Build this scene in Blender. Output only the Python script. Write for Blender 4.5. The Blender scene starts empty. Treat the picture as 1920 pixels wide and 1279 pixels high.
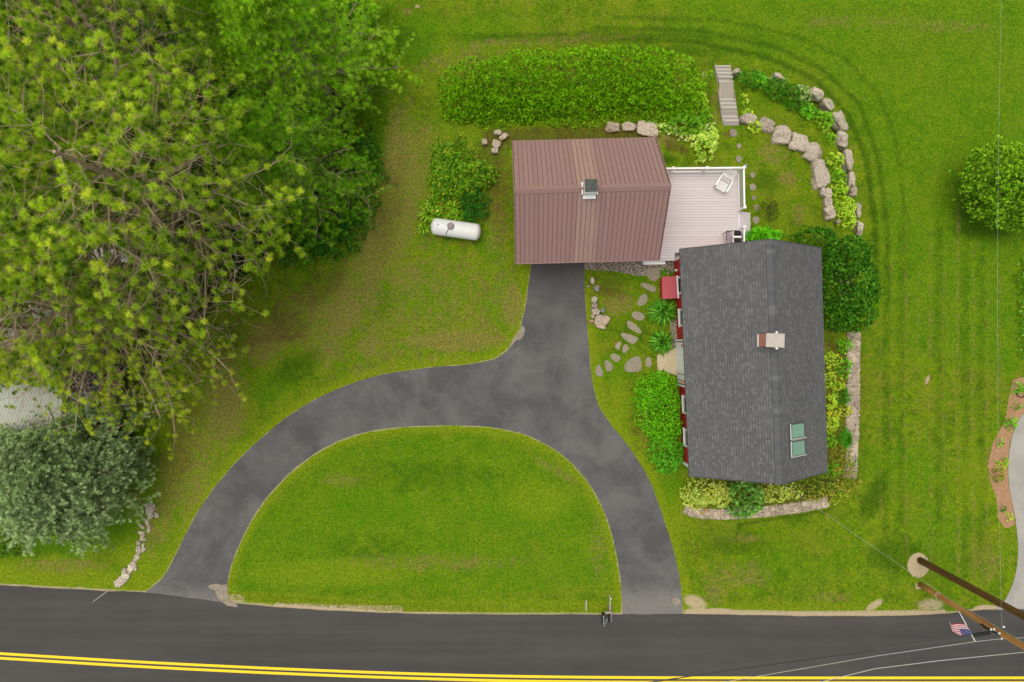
import bpy, math, random
import numpy as np
from mathutils import Vector, noise as mnoise
from mathutils.geometry import tessellate_polygon
PI = math.pi
rng = np.random.default_rng(7); random.seed(7)
C = bpy.context.scene.collection
SC = bpy.context.scene
# ------------------------------------------------------------------ camera, sky, sun
H = 39.0; K = 33.0            # camera height, pixels of the photo per metre at ground level
cam = bpy.data.cameras.new('camera'); co = bpy.data.objects.new('camera', cam); C.objects.link(co)
co.location = (0, 0, H); cam.sensor_width = 36.0; cam.lens = 36.0*K*H/1920.0
cam.clip_start = 0.5; cam.clip_end = 2000; SC.camera = co
w = bpy.data.worlds.new('World'); SC.world = w; w.use_nodes = True
SUN_EL, SUN_AZ = math.radians(77), math.radians(-50)     # azimuth clockwise from +Y
nt = w.node_tree; nt.nodes.clear()
sky = nt.nodes.new('ShaderNodeTexSky'); sky.sky_type = 'NISHITA'; sky.sun_disc = False
sky.sun_elevation = SUN_EL; sky.sun_rotation = SUN_AZ; sky.air_density = 1.0; sky.dust_density = 2.5; sky.ozone_density = 0.0
bg = nt.nodes.new('ShaderNodeBackground'); bg.inputs[1].default_value = 0.15
bw = nt.nodes.new('ShaderNodeRGBToBW'); mxs = nt.nodes.new('ShaderNodeMix'); mxs.data_type = 'RGBA'; mxs.clamp_factor = True; mxs.inputs[0].default_value = 0.8; nt.links.new(sky.outputs[0], bw.inputs[0]); nt.links.new(sky.outputs[0], mxs.inputs[6]); nt.links.new(bw.outputs[0], mxs.inputs[7]); nt.links.new(mxs.outputs[2], bg.inputs[0])   # hazy white overcast
wo = nt.nodes.new('ShaderNodeOutputWorld'); nt.links.new(bg.outputs[0], wo.inputs[0])
sl = bpy.data.lights.new('sun', 'SUN'); sl.energy = 0.85; sl.angle = math.radians(40); sl.color = (1.0, 0.92, 0.78)
so = bpy.data.objects.new('sun', sl); C.objects.link(so)
sd = Vector((math.sin(SUN_AZ)*math.cos(SUN_EL), math.cos(SUN_AZ)*math.cos(SUN_EL), math.sin(SUN_EL)))
so.rotation_euler = sd.to_track_quat('Z', 'Y').to_euler(); so.location = (20, 20, 60)
SC.view_settings.view_transform = 'Standard'; SC.view_settings.look = 'None'
SC.view_settings.exposure = 0.78; SC.view_settings.gamma = 1.0

# ------------------------------------------------------------------ terrain height
def P(px, py, z=0.0):
    s = (1 - z/H)/K
    return (float((px-960)*s), float((639.5-py)*s), float(z))
def sm(x, a, b):
    t = np.clip((x-a)/(b-a), 0, 1); return t*t*(3-2*t)
PA = [(-200, 11.8), (-3, 11.8)] + [P(*q)[:2] for q in [(900,250),(1000,240),(1200,236),(1330,240),(1350,236),(1390,236),(1440,243),(1490,265),(1527,300),(1548,345),(1556,400),(1566,440),(1604,480),(1614,560),(1614,700),(1608,897),(1560,950),(1380,978),(1272,964)]] + [(9.0,-11.5),(9.0,-200),(-200,-200)]
PB = [(-200, 14.6), (-3, 14.6)] + [P(*q)[:2] for q in [(900,165),(1340,168),(1400,140),(1450,140),(1510,170),(1562,215),(1583,280),(1597,350),(1608,430),(1616,490),(1618,560),(1618,700),(1612,902),(1563,955),(1380,983),(1268,968)]] + [(8.8,-12),(8.8,-200),(-200,-200)]
def outdist(x, y, poly):
    x = np.asarray(x, float); y = np.asarray(y, float)
    ins = np.zeros(x.shape, bool); d = np.full(x.shape, 1e9)
    n = len(poly)
    for i in range(n):
        x0, y0 = poly[i]; x1, y1 = poly[(i+1) % n]
        if y0 != y1:
            c = ((y0 > y) != (y1 > y)) & (x < (x1-x0)*(y-y0)/(y1-y0)+x0)
            ins ^= c
        dx, dy = x1-x0, y1-y0; L = dx*dx+dy*dy+1e-12
        t = np.clip(((x-x0)*dx+(y-y0)*dy)/L, 0, 1)
        d = np.minimum(d, np.hypot(x-x0-t*dx, y-y0-t*dy))
    return np.where(ins, -d, d)
def zh(x, y):
    x = np.asarray(x, float); y = np.asarray(y, float)
    wd = np.where(x > 12.9, 0.45, 1.7)
    a = np.clip(outdist(x, y, PA)/wd, 0, 1); b = np.clip(outdist(x, y, PB)/wd, 0, 1)
    a = a*a*(3-2*a); b = b*b*(3-2*b)
    f = sm(x, -9, -4)*sm(y, -16, -4)*np.maximum(sm(y, 7, 11), sm(x, 9, 12))
    h = -(0.7*a+1.0*b)*f
    st = sm(y, 12.2, 12.7)*(1-sm(y, 16.3, 17))*(1-sm(np.abs(x-12.45), .5, .8))
    return h-0.18*st
def z1(x, y): return float(zh(np.array([x]), np.array([y]))[0])
def G(px, py, dz=0.0):
    z = 0.0
    for _ in range(5):
        x, y, _z = P(px, py, z); z = 0.5*z+0.5*(z1(x, y)+dz)
    x, y, _z = P(px, py, z); return (x, y, z1(x, y)+dz)

# ------------------------------------------------------------------ node helpers
def s2l(c):
    return tuple(((v/255)/12.92 if v/255 <= 0.04045 else ((v/255+0.055)/1.055)**2.4) for v in c)
class NT:
    def __init__(s, name):
        s.m = bpy.data.materials.new(name); s.m.use_nodes = True; s.t = s.m.node_tree; s.t.nodes.clear()
        s.out = s.t.nodes.new('ShaderNodeOutputMaterial'); s.b = s.t.nodes.new('ShaderNodeBsdfPrincipled')
        s.t.links.new(s.b.outputs[0], s.out.inputs[0]); s.b.inputs['Roughness'].default_value = 0.8
        s.b.inputs['Specular IOR Level'].default_value = 0.3
    def put(s, sock, v):
        if isinstance(v, bpy.types.NodeSocket): s.t.links.new(v, sock)
        elif isinstance(v, (tuple, list)) and sock.type == 'RGBA' and len(v) == 3: sock.default_value = (*v, 1)
        else: sock.default_value = v
    def node(s, ty, ins=None, **kw):
        n = s.t.nodes.new(ty)
        for k, v in kw.items(): setattr(n, k, v)
        for k, v in (ins or {}).items(): s.put(n.inputs[k], v)
        return n
    def math(s, op, a, b=0.0, c=None, clamp=False):
        n = s.node('ShaderNodeMath', operation=op, use_clamp=clamp); s.put(n.inputs[0], a); s.put(n.inputs[1], b)
        if c is not None: s.put(n.inputs[2], c)
        return n.outputs[0]
    def mix(s, f, a, b, bt='MIX'):
        n = s.node('ShaderNodeMix', data_type='RGBA', blend_type=bt)
        s.put(n.inputs[0], f); s.put(n.inputs[6], a); s.put(n.inputs[7], b); return n.outputs[2]
    def noise(s, scale, detail=3, rough=0.55, vec=None, dist=0.0):
        n = s.node('ShaderNodeTexNoise', {'Scale': scale, 'Detail': detail, 'Roughness': rough, 'Distortion': dist})
        s.put(n.inputs['Vector'], vec if vec is not None else s.pos()); return n.outputs['Fac']
    def pos(s):
        if not hasattr(s, '_p'): s._p = s.node('ShaderNodeNewGeometry').outputs['Position']
        return s._p
    def obj(s):
        if not hasattr(s, '_o'): s._o = s.node('ShaderNodeTexCoord').outputs['Object']
        return s._o
    def attr(s, name, ty='Fac'):
        return s.node('ShaderNodeAttribute', attribute_name=name).outputs[ty]
    def ramp(s, f, a, b):      # linear remap a..b -> 0..1 clamped
        n = s.node('ShaderNodeMapRange', {'From Min': a, 'From Max': b}); s.put(n.inputs[0], f); return n.outputs[0]
    def bump(s, h, strength=0.4, dist=0.02):
        n = s.node('ShaderNodeBump', {'Strength': strength, 'Distance': dist}); s.put(n.inputs['Height'], h)
        s.put(s.b.inputs['Normal'], n.outputs[0]); return n.outputs[0]
    def base(s, c): s.put(s.b.inputs['Base Color'], c)
def plain(name, col, rough=0.6, var=0.12, scale=6, metal=0.0, spec=0.3):
    n = NT(name); c = n.noise(scale, 4, .6, n.obj()); f = n.ramp(c, .3, .7)
    n.base(n.mix(f, tuple(v*(1-var) for v in col), tuple(min(1, v*(1+var)) for v in col)))
    n.b.inputs['Roughness'].default_value = rough; n.b.inputs['Metallic'].default_value = metal
    n.b.inputs['Specular IOR Level'].default_value = spec
    return n.m
def vcol(name, rough=0.7, trans=0.0, var=0.0, spec=0.25):
    n = NT(name); c = n.attr('col', 'Color')
    if var: c = n.mix(n.math('MULTIPLY', n.noise(9, 3, .6), 1.0), c, (0, 0, 0), 'MIX') if False else n.mix(1.0, c, n.node('ShaderNodeCombineColor', {0: n.ramp(n.noise(14, 4, .65), .5-1/var, .5+1/var), 1: n.ramp(n.noise(14, 4, .65), .5-1/var, .5+1/var), 2: n.ramp(n.noise(14, 4, .65), .5-1/var, .5+1/var)}).outputs[0], 'MULTIPLY')
    n.base(c); n.b.inputs['Roughness'].default_value = rough; n.b.inputs['Specular IOR Level'].default_value = spec
    if trans:
        t = n.node('ShaderNodeBsdfTranslucent'); n.put(t.inputs[0], c)
        mx = n.node('ShaderNodeMixShader', {0: trans}); n.t.links.new(n.b.outputs[0], mx.inputs[1]); n.t.links.new(t.outputs[0], mx.inputs[2])
        n.t.links.new(mx.outputs[0], n.out.inputs[0])
    return n.m

# ------------------------------------------------------------------ object helpers
ORG = {}
def tag(o, label=None, cat=None, group=None, kind=None):
    if label: o['label'] = label
    if cat: o['category'] = cat
    if group: o['group'] = group
    if kind: o['kind'] = kind
    return o
def thing(name, label, cat, loc, group=None):
    o = bpy.data.objects.new(name, None); o.empty_display_size = .2; C.objects.link(o); o.location = loc[:3]
    ORG[o.name] = np.array(loc[:3], float); return tag(o, label, cat, group)
def link_mesh(name, me, mat, parent=None, loc=None):
    o = bpy.data.objects.new(name, me); C.objects.link(o)
    if mat: me.materials.append(mat)
    if parent is not None: o.parent = parent; ORG[o.name] = ORG[parent.name]
    elif loc is not None: o.location = loc[:3]; ORG[o.name] = np.array(loc[:3], float)
    else: ORG[o.name] = np.zeros(3)
    return o
class MB:
    """collects geometry in world coordinates, one mesh per part"""
    def __init__(s): s.v = []; s.f = []; s.c = []; s.uv = None; s.col = (1, 1, 1)
    def add(s, vs, fs):
        b = len(s.v); s.v += [tuple(map(float, p)) for p in vs]; s.c += [s.col]*len(vs)
        s.f += [tuple(i+b for i in f) for f in fs]; return b
    def box(s, c, size, rz=0.0, rx=0.0, ry=0.0):
        hx, hy, hz = size[0]/2, size[1]/2, size[2]/2; out = []
        for x, y, z in [(-1,-1,-1),(1,-1,-1),(1,1,-1),(-1,1,-1),(-1,-1,1),(1,-1,1),(1,1,1),(-1,1,1)]:
            x, y, z = x*hx, y*hy, z*hz
            y, z = y*math.cos(rx)-z*math.sin(rx), y*math.sin(rx)+z*math.cos(rx)
            x, z = x*math.cos(ry)+z*math.sin(ry), -x*math.sin(ry)+z*math.cos(ry)
            x, y = x*math.cos(rz)-y*math.sin(rz), x*math.sin(rz)+y*math.cos(rz)
            out.append((c[0]+x, c[1]+y, c[2]+z))
        s.add(out, [(0,3,2,1),(4,5,6,7),(0,1,5,4),(1,2,6,5),(2,3,7,6),(3,0,4,7)])
    def bar(s, a, b, wd, ht=None, up=(0,0,1)):      # rectangular bar from a to b
        a = Vector(a[:3]); b = Vector(b[:3]); d = (b-a).normalized(); u = Vector(up)
        sd_ = d.cross(u)
        if sd_.length < 1e-4: sd_ = d.cross(Vector((0, 1, 0)))
        sd_.normalize(); u = sd_.cross(d).normalized(); ht = ht or wd
        o = []
        for p in (a, b):
            for i, j in ((-1,-1),(1,-1),(1,1),(-1,1)): o.append(p+sd_*(i*wd/2)+u*(j*ht/2))
        s.add(o, [(0,3,2,1),(4,5,6,7),(0,1,5,4),(1,2,6,5),(2,3,7,6),(3,0,4,7)])
    def slab(s, pts, t):                            # prism under a top polygon
        n = len(pts); top = [tuple(p[:3]) for p in pts]; bot = [(p[0], p[1], p[2]-t) for p in top]
        s.add(top+bot, [tuple(range(n)), tuple(range(2*n-1, n-1, -1))]+[(i, i+n, (i+1) % n+n, (i+1) % n) for i in range(n)])
    def tube(s, pts, rs, n=6, caps=True):
        pts = [Vector(p[:3]) for p in pts]; b = None; N = len(pts)
        if not hasattr(rs, '__len__'): rs = [rs]*N
        vs = []; prev = None
        for i, p in enumerate(pts):
            d = (pts[min(i+1, N-1)]-pts[max(i-1, 0)])
            d = d.normalized() if d.length > 1e-9 else Vector((0, 0, 1))
            r = prev if prev is not None else (Vector((1, 0, 0)) if abs(d.x) < .8 else Vector((0, 1, 0)))
            a = d.cross(r)
            if a.length < 1e-3: a = d.cross(Vector((0, 1, 0.3)))
            a.normalize(); c = a.cross(d).normalized(); prev = c
            for k in range(n):
                t = 2*PI*k/n; vs.append(p+(a*math.cos(t)+c*math.sin(t))*rs[i])
        fs = []
        for i in range(N-1):
            for k in range(n): fs.append((i*n+k, i*n+(k+1) % n, (i+1)*n+(k+1) % n, (i+1)*n+k))
        if caps: fs += [tuple(range(n-1, -1, -1)), tuple(range((N-1)*n, N*n))]
        s.add(vs, fs)
    def rock(s, c, r, seed=0, rz=0.0, sub=2, rough=.22, flat=.0):
        import bmesh
        bm = bmesh.new(); bmesh.ops.create_icosphere(bm, subdivisions=sub, radius=1.0)
        o = Vector((seed*7.13, seed*3.7, seed*1.9)); vs = []
        for v in bm.verts:
            p = v.co.copy(); q = Vector([max(-.72, min(.72, p[0])), max(-.72, min(.72, p[1])), max(-.55, min(.55, p[2]))])*1.22   # facetted
            p = p.lerp(q, .6)
            p *= 1+rough*mnoise.noise(v.co*1.3+o)*1.6+rough*.5*mnoise.noise(v.co*3.1+o)
            x, y, z = p.x*r[0], p.y*r[1], p.z*r[2]
            vs.append((c[0]+x*math.cos(rz)-y*math.sin(rz), c[1]+x*math.sin(rz)+y*math.cos(rz), c[2]+z))
        s.add(vs, [tuple(v.index for v in f.verts) for f in bm.faces]); bm.free()
    def build(s, name, mat, parent=None, loc=None, smooth=False, uv=None):
        me = bpy.data.meshes.new(name)
        org = ORG[parent.name] if parent is not None else (np.array(loc[:3], float) if loc is not None else np.zeros(3))
        v = np.array(s.v, float)-org; me.from_pydata(v.tolist(), [], s.f)
        a = me.attributes.new('col', 'FLOAT_COLOR', 'POINT')
        a.data.foreach_set('color', np.concatenate([np.array(s.c, float), np.ones((len(s.c), 1))], 1).ravel())
        if uv is not None:
            l = me.uv_layers.new(name='UVMap'); idx = np.zeros(len(me.loops), int); me.loops.foreach_get('vertex_index', idx)
            l.data.foreach_set('uv', np.array(uv, float)[idx].ravel())
        if smooth: me.polygons.foreach_set('use_smooth', [True]*len(me.polygons))
        me.update(); return link_mesh(name, me, mat, parent, loc)

class Leaves:
    def __init__(s): s.V = []; s.Cc = []
    def add(s, base, d, L, W, col, droop=0.0, flat=False):
        """kite shaped leaves: base (n,3), d (n,3) unit, L, W (n,), col (n,3)"""
        n = len(base); L = np.broadcast_to(L, (n,))[:, None]; W = np.broadcast_to(W, (n,))[:, None]
        if flat: ref = np.tile([0., 0., 1.], (n, 1))+rng.normal(0, .35, (n, 3))
        else: ref = rng.normal(0, 1, (n, 3))
        sdv = np.cross(d, ref); sdv /= np.linalg.norm(sdv, axis=1, keepdims=True)+1e-9
        mid = base+d*L*.45; tip = base+d*L; tip = tip.copy(); tip[:, 2] -= (droop*L[:, 0])
        q = np.stack([base, mid+sdv*W/2, tip, mid-sdv*W/2], 1)
        s.V.append(q.reshape(-1, 3)); s.Cc.append(np.repeat(np.clip(col, 0, 1), 4, 0))
    def tufts(s, c, axis, nl, L, W, a0, a1, col, cv=.15, droop=0.0, flat=False, lv=.25):
        n = len(c); c = np.repeat(c, nl, 0); ax = np.repeat(axis, nl, 0); ax = ax/(np.linalg.norm(ax, axis=1, keepdims=True)+1e-9)
        L = np.repeat(np.broadcast_to(L, (n,)), nl)*rng.uniform(1-lv, 1+lv*.4, n*nl)
        col = np.repeat(col, nl, 0)*rng.uniform(1-cv, 1+cv, (n*nl, 1))
        r = rng.normal(0, 1, (n*nl, 3)); t = np.cross(ax, r); t /= np.linalg.norm(t, axis=1, keepdims=True)+1e-9
        th = rng.uniform(a0, a1, (n*nl, 1)); d = ax*np.cos(th)+t*np.sin(th)
        s.add(c, d, L, W, col, droop, flat)
    def build(s, name, mat, parent=None, loc=None):
        V = np.concatenate(s.V); Cc = np.concatenate(s.Cc); n = len(V)//4
        org = ORG[parent.name] if parent is not None else (np.array(loc[:3], float) if loc is not None else np.zeros(3))
        me = bpy.data.meshes.new(name); me.vertices.add(len(V)); me.vertices.foreach_set('co', (V-org).ravel())
        me.loops.add(4*n); me.loops.foreach_set('vertex_index', np.arange(4*n, dtype=np.int32))
        me.polygons.add(n); me.polygons.foreach_set('loop_start', np.arange(0, 4*n, 4, dtype=np.int32))
        a = me.attributes.new('col', 'FLOAT_COLOR', 'POINT')
        a.data.foreach_set('color', np.concatenate([Cc, np.ones((len(V), 1))], 1).ravel())
        me.update(calc_edges=True); me.validate(); return link_mesh(name, me, mat, parent, loc)
def catmull(pts, n=6, closed=False):
    out = []; N = len(pts); pts = [np.array(p, float) for p in pts]
    for i in range(N if closed else N-1):
        if closed: p0, p1, p2, p3 = pts[i-1], pts[i], pts[(i+1) % N], pts[(i+2) % N]
        else: p0, p1, p2, p3 = pts[max(i-1, 0)], pts[i], pts[i+1], pts[min(i+2, N-1)]
        for k in range(n):
            t = k/n; out.append(.5*((2*p1)+(-p0+p2)*t+(2*p0-5*p1+4*p2-p3)*t*t+(-p0+3*p1-3*p2+p3)*t**3))
    if not closed: out.append(pts[-1])
    return out

# ------------------------------------------------------------------ materials
def ground_mat():
    n = NT('lawn'); A = n.attr
    big = n.noise(.32, 4, .6); mid = n.noise(1.3, 4, .65); fine = n.noise(9, 4, .75); vf = n.noise(30, 3, .8); mot = n.noise(.75, 5, .7, dist=.6)
    mid = n.noise(2.6, 7, .8, dist=.4); cl = n.noise(5.5, 6, .8); cl2 = n.noise(1.1, 7, .75, dist=.8)
    c = n.mix(n.ramp(mot, .36, .62), s2l((112, 156, 6)), s2l((148, 172, 14)))
    c = n.mix(n.math('MULTIPLY', n.ramp(mid, .51, .58), .7), c, s2l((168, 162, 50)))
    c = n.mix(n.math('MULTIPLY', n.ramp(n.math('ADD', n.math('MULTIPLY', cl2, .6), n.math('MULTIPLY', cl, .4)), .50, .57), .75), c, s2l((84, 122, 6)))
    c = n.mix(n.math('MULTIPLY', n.ramp(big, .5, .64), .45), c, s2l((152, 154, 36)))
    c = n.mix(n.math('MULTIPLY', n.ramp(cl, .53, .63), .5), c, s2l((156, 168, 36)))
    midfine = n.math('ADD', n.math('MULTIPLY', mid, .4), n.math('ADD', n.math('MULTIPLY', cl, .2), n.math('MULTIPLY', cl2, .4)))
    def layer(c, name, col, a=.25, b=.75, br=.7, nz=None, k=1.0):
        if nz is midfine: br *= 4.2
        nz = nz or fine
        m = n.math('ADD', A(name), n.math('MULTIPLY', n.math('SUBTRACT', nz, .5), br))
        m = n.math('MULTIPLY', n.ramp(m, a, b), n.ramp(A(name), 0.02, .15)); return n.mix(n.math('MULTIPLY', m, k), c, col)
    c = layer(c, 'lush', n.mix(n.ramp(fine, .3, .7), s2l((88, 144, 2)), s2l((124, 176, 8))), .1, .9, .9, midfine, .8)
    c = layer(c, 'dark', s2l((76, 114, 4)), .1, .9, .7, midfine, .85)
    c = layer(c, 'lime', s2l((160, 178, 22)), .1, .9, .8, midfine, .8)
    c = layer(c, 'dry', n.mix(n.ramp(fine, .3, .7), s2l((150, 132, 44)), s2l((184, 170, 88))), .15, .9, 1.4, midfine, .9)
    c = layer(c, 'soil', n.mix(n.ramp(vf, .3, .7), s2l((96, 80, 30)), s2l((134, 108, 50))), .2, .95, .9, midfine, .75)
    c = layer(c, 'litter', n.mix(n.ramp(vf, .35, .65), s2l((84, 74, 36)), s2l((68, 94, 20))), .25, .7, .6, midfine)
    c = n.mix(1.0, c, n.node('ShaderNodeCombineColor', {0: n.ramp(n.math('ADD', n.math('MULTIPLY', vf, .6), n.math('MULTIPLY', fine, .55)), -.25, .98), 1: n.ramp(n.math('ADD', n.math('MULTIPLY', vf, .6), n.math('MULTIPLY', fine, .55)), -.32, 1.0), 2: n.ramp(vf, -.1, .9)}).outputs[0], 'MULTIPLY')
    c = n.mix(n.math('MULTIPLY', n.ramp(n.noise(16, 2, .5), .7, .8), .2), c, s2l((178, 176, 90)))   # clover and seed heads
    # pale dirt / sand
    c = n.mix(1.0, c, n.node('ShaderNodeCombineColor', {0: n.ramp(n.noise(7, 7, .85), .22, .63), 1: n.ramp(n.noise(7, 7, .85), .14, .64), 2: .9}).outputs[0], 'MULTIPLY')
    c = layer(c, 'sand', n.mix(n.ramp(vf, .3, .7), s2l((146, 130, 100)), s2l((188, 170, 136))), .35, .6, .5, fine)
    # gravel
    vo = n.node('ShaderNodeTexVoronoi', {'Scale': 16.0}); n.put(vo.inputs['Vector'], n.pos())
    gr = n.mix(n.node('ShaderNodeSeparateColor', {0: vo.outputs['Color']}).outputs[0], s2l((112, 104, 90)), s2l((190, 180, 160)))
    gr = n.mix(n.ramp(vo.outputs['Distance'], .45, .75), gr, s2l((82, 76, 60)))
    c = layer(c, 'gravel', gr, .4, .55, .35, fine)
    ml = n.mix(n.ramp(n.noise(22, 4, .8), .35, .65), s2l((126, 88, 62)), s2l((182, 148, 112)))
    c = layer(c, 'mulch', ml, .42, .55, .35, fine)
    n.base(c); n.b.inputs['Roughness'].default_value = .9; n.b.inputs['Specular IOR Level'].default_value = .1
    n.bump(n.math('ADD', n.math('MULTIPLY', vf, .6), fine), .55, .06)
    return n.m
def asphalt(name, c0, c1, scale, streak=False, worn=False):
    n = NT(name)
    big = n.noise(.42, 4, .55, dist=.5); fine = n.noise(35, 3, .7)
    if streak:
        mp = n.node('ShaderNodeMapping', {'Scale': (.05, 1.1, 1)}); n.put(mp.inputs[0], n.pos())
        st = n.noise(1.0, 5, .6, mp.outputs[0]); f = n.ramp(n.math('ADD', n.math('MULTIPLY', st, .75), n.math('MULTIPLY', big, .3)), .38, .68)
    else:
        st = n.noise(1.4, 5, .7, dist=1.2); f = n.ramp(n.math('ADD', n.math('MULTIPLY', big, .75), n.math('MULTIPLY', st, .3)), .42, .63)
    c = n.mix(f, c0, c1)
    if worn:
        y = n.node('ShaderNodeSeparateXYZ', {0: n.pos()}).outputs[1]
        m = n.math('ADD', y, n.math('MULTIPLY', n.noise(1.2, 4, .6), 1.6))
        c = n.mix(n.math('MULTIPLY', n.ramp(m, -13.1, -14.0), .75), c, n.mix(n.ramp(n.noise(14, 4, .8), .35, .65), s2l((104, 102, 96)), s2l((150, 144, 132))))
        sc = n.node('ShaderNodeTexVoronoi', {'Scale': .55}, feature='DISTANCE_TO_EDGE'); 
        wv = n.node('ShaderNodeVectorMath', operation='ADD'); n.put(wv.inputs[0], n.pos())
        nn = n.node('ShaderNodeTexNoise', {'Scale': .9, 'Detail': 4}); n.put(nn.inputs['Vector'], n.pos()); n.put(wv.inputs[1], nn.outputs['Color'])
        n.put(sc.inputs['Vector'], wv.outputs[0])
        cr = n.math('MULTIPLY', n.ramp(sc.outputs['Distance'], .02, .0), n.ramp(n.noise(.6, 3, .5), .5, .62))
        c = n.mix(n.math('MULTIPLY', cr, .3), c, s2l((138, 132, 124)))
        c = n.mix(n.math('MULTIPLY', n.ramp(y, .5, 3.6), .5), c, s2l((66, 63, 62)))   # darker towards the garage
        # light scuffs
        c = n.mix(n.math('MULTIPLY', n.ramp(n.noise(3.2, 6, .8, dist=2.0), .62, .75), .28), c, s2l((150, 146, 138)))
    c = n.mix(n.ramp(n.noise(26, 2, .5), .74, .8), c, s2l((150, 146, 140)))
    c = n.mix(.35, c, n.mix(fine, (0.02, .02, .02), c1))
    n.base(c); n.b.inputs['Roughness'].default_value = .75
    n.bump(fine, .3, .01); return n.m
def rock_mat(name, c0, c1, c2):
    n = NT(name); o = n.obj(); f = n.ramp(n.noise(8, 6, .8, n.pos()), .36, .64)
    c = n.mix(f, c0, c1); c = n.mix(n.ramp(n.noise(19, 5, .85, n.pos()), .52, .6), c, c2)
    c = n.mix(n.ramp(n.noise(7, 5, .8, n.pos(), 1.0), .6, .7), c, s2l((88, 82, 62)))
    n.base(n.mix(1.0, c, n.attr('col', 'Color'), 'MULTIPLY')); n.b.inputs['Roughness'].default_value = .9
    n.bump(n.noise(9, 6, .7, n.pos()), .8, .06); return n.m
def shingle_mat():
    n = NT('asphalt_shingles'); uv = n.node('ShaderNodeTexCoord').outputs['UV']; sp = n.node('ShaderNodeSeparateXYZ', {0: uv})
    u, v = sp.outputs[0], sp.outputs[1]
    row = n.math('FLOOR', n.math('DIVIDE', v, .142)); rn = n.node('ShaderNodeTexWhiteNoise', noise_dimensions='1D'); n.put(rn.inputs['W'], row)
    cu = n.math('ADD', n.math('DIVIDE', u, .165), n.math('MULTIPLY', rn.outputs['Value'], 7.3)); cell = n.math('FLOOR', cu)
    wn = n.node('ShaderNodeTexWhiteNoise', noise_dimensions='2D'); cb = n.node('ShaderNodeCombineXYZ', {0: cell, 1: row}); n.put(wn.inputs['Vector'], cb.outputs[0])
    val = n.math('POWER', wn.outputs['Value'], 2.2)
    c = n.mix(val, s2l((80, 81, 82)), s2l((108, 108, 107)))
    fr = n.math('FRACT', n.math('DIVIDE', v, .142)); ln = n.ramp(fr, .62, .8)
    c = n.mix(n.math('MULTIPLY', ln, .62), c, s2l((44, 44, 46)))
    fu = n.math('FRACT', cu); c = n.mix(n.math('MULTIPLY', n.ramp(fu, .1, .0), .35), c, s2l((48, 48, 50)))
    gran = n.noise(60, 3, .8, n.pos()); c = n.mix(.3, c, n.mix(gran, s2l((52, 52, 52)), s2l((124, 120, 116))))
    c = n.mix(n.math('MULTIPLY', n.ramp(n.noise(.5, 4, .6, n.pos()), .4, .7), .12), c, s2l((122, 114, 106)))
    n.base(c); n.b.inputs['Roughness'].default_value = .9; n.bump(n.math('SUBTRACT', val, n.math('MULTIPLY', fr, 1.5)), .35, .012); return n.m
def metal_roof_mat():
    n = NT('ribbed_brown_roof'); uv = n.node('ShaderNodeTexCoord').outputs['UV']; sp = n.node('ShaderNodeSeparateXYZ', {0: uv}); u, v = sp.outputs[0], sp.outputs[1]
    pan = n.math('FLOOR', n.math('DIVIDE', u, .235)); wn = n.node('ShaderNodeTexWhiteNoise', noise_dimensions='1D'); n.put(wn.inputs['W'], pan)
    c = n.mix(wn.outputs['Value'], s2l((138, 108, 101)), s2l((143, 113, 106)))
    c = n.mix(n.math('MULTIPLY', n.ramp(n.noise(2.5, 5, .7), .4, .7), .25), c, s2l((134, 102, 96)))
    # zinc-washed strip running down from the flue
    e = n.math('MULTIPLY', n.ramp(u, 3.02, 3.12), n.ramp(u, 4.12, 4.0))
    mp = n.node('ShaderNodeMapping', {'Scale': (6, .3, 1)}); n.put(mp.inputs[0], uv)
    e = n.math('MULTIPLY', e, n.ramp(n.noise(1.0, 4, .6, mp.outputs[0]), .2, .6))
    c = n.mix(n.math('MULTIPLY', e, .6), c, s2l((162, 136, 116)))
    n.base(c); n.b.inputs['Roughness'].default_value = .5; n.b.inputs['Specular IOR Level'].default_value = .35; return n.m
def siding_mat(name, col):
    n = NT(name); z = n.node('ShaderNodeSeparateXYZ', {0: n.pos()}).outputs[2]; fr = n.math('FRACT', n.math('DIVIDE', z, .12))
    c = n.mix(n.ramp(fr, .88, .98), col, tuple(k*.6 for k in col)); c = n.mix(.15, c, n.mix(n.noise(6, 4, .6), (0, 0, 0), col))
    n.base(c); n.b.inputs['Roughness'].default_value = .6; n.bump(fr, .5, .015); return n.m
def brick_mat():
    n = NT('red_brick'); b = n.node('ShaderNodeTexBrick', {'Scale': 1.0, 'Color1': (*s2l((196, 112, 90)), 1), 'Color2': (*s2l((172, 88, 70)), 1), 'Mortar': (*s2l((200, 160, 140)), 1), 'Mortar Size': .012, 'Brick Width': .2, 'Row Height': .075})
    sp = n.node('ShaderNodeSeparateXYZ', {0: n.obj()}); cb = n.node('ShaderNodeCombineXYZ', {0: n.math('ADD', sp.outputs[0], sp.outputs[1]), 1: sp.outputs[2]})
    n.put(b.inputs['Vector'], cb.outputs[0]); n.base(b.outputs['Color']); return n.m
def striped(name, c0, c1, axis, period):
    n = NT(name); z = n.node('ShaderNodeSeparateXYZ', {0: n.pos()}).outputs[axis]; fr = n.math('FRACT', n.math('DIVIDE', z, period))
    c = n.mix(n.ramp(fr, .7, .9), c0, c1); c = n.mix(n.ramp(n.noise(1.5, 4, .6), .4, .7), c, n.mix(.3, c, (.2, .22, .18)))
    n.base(c); n.bump(fr, .4, .02); return n.m
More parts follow.
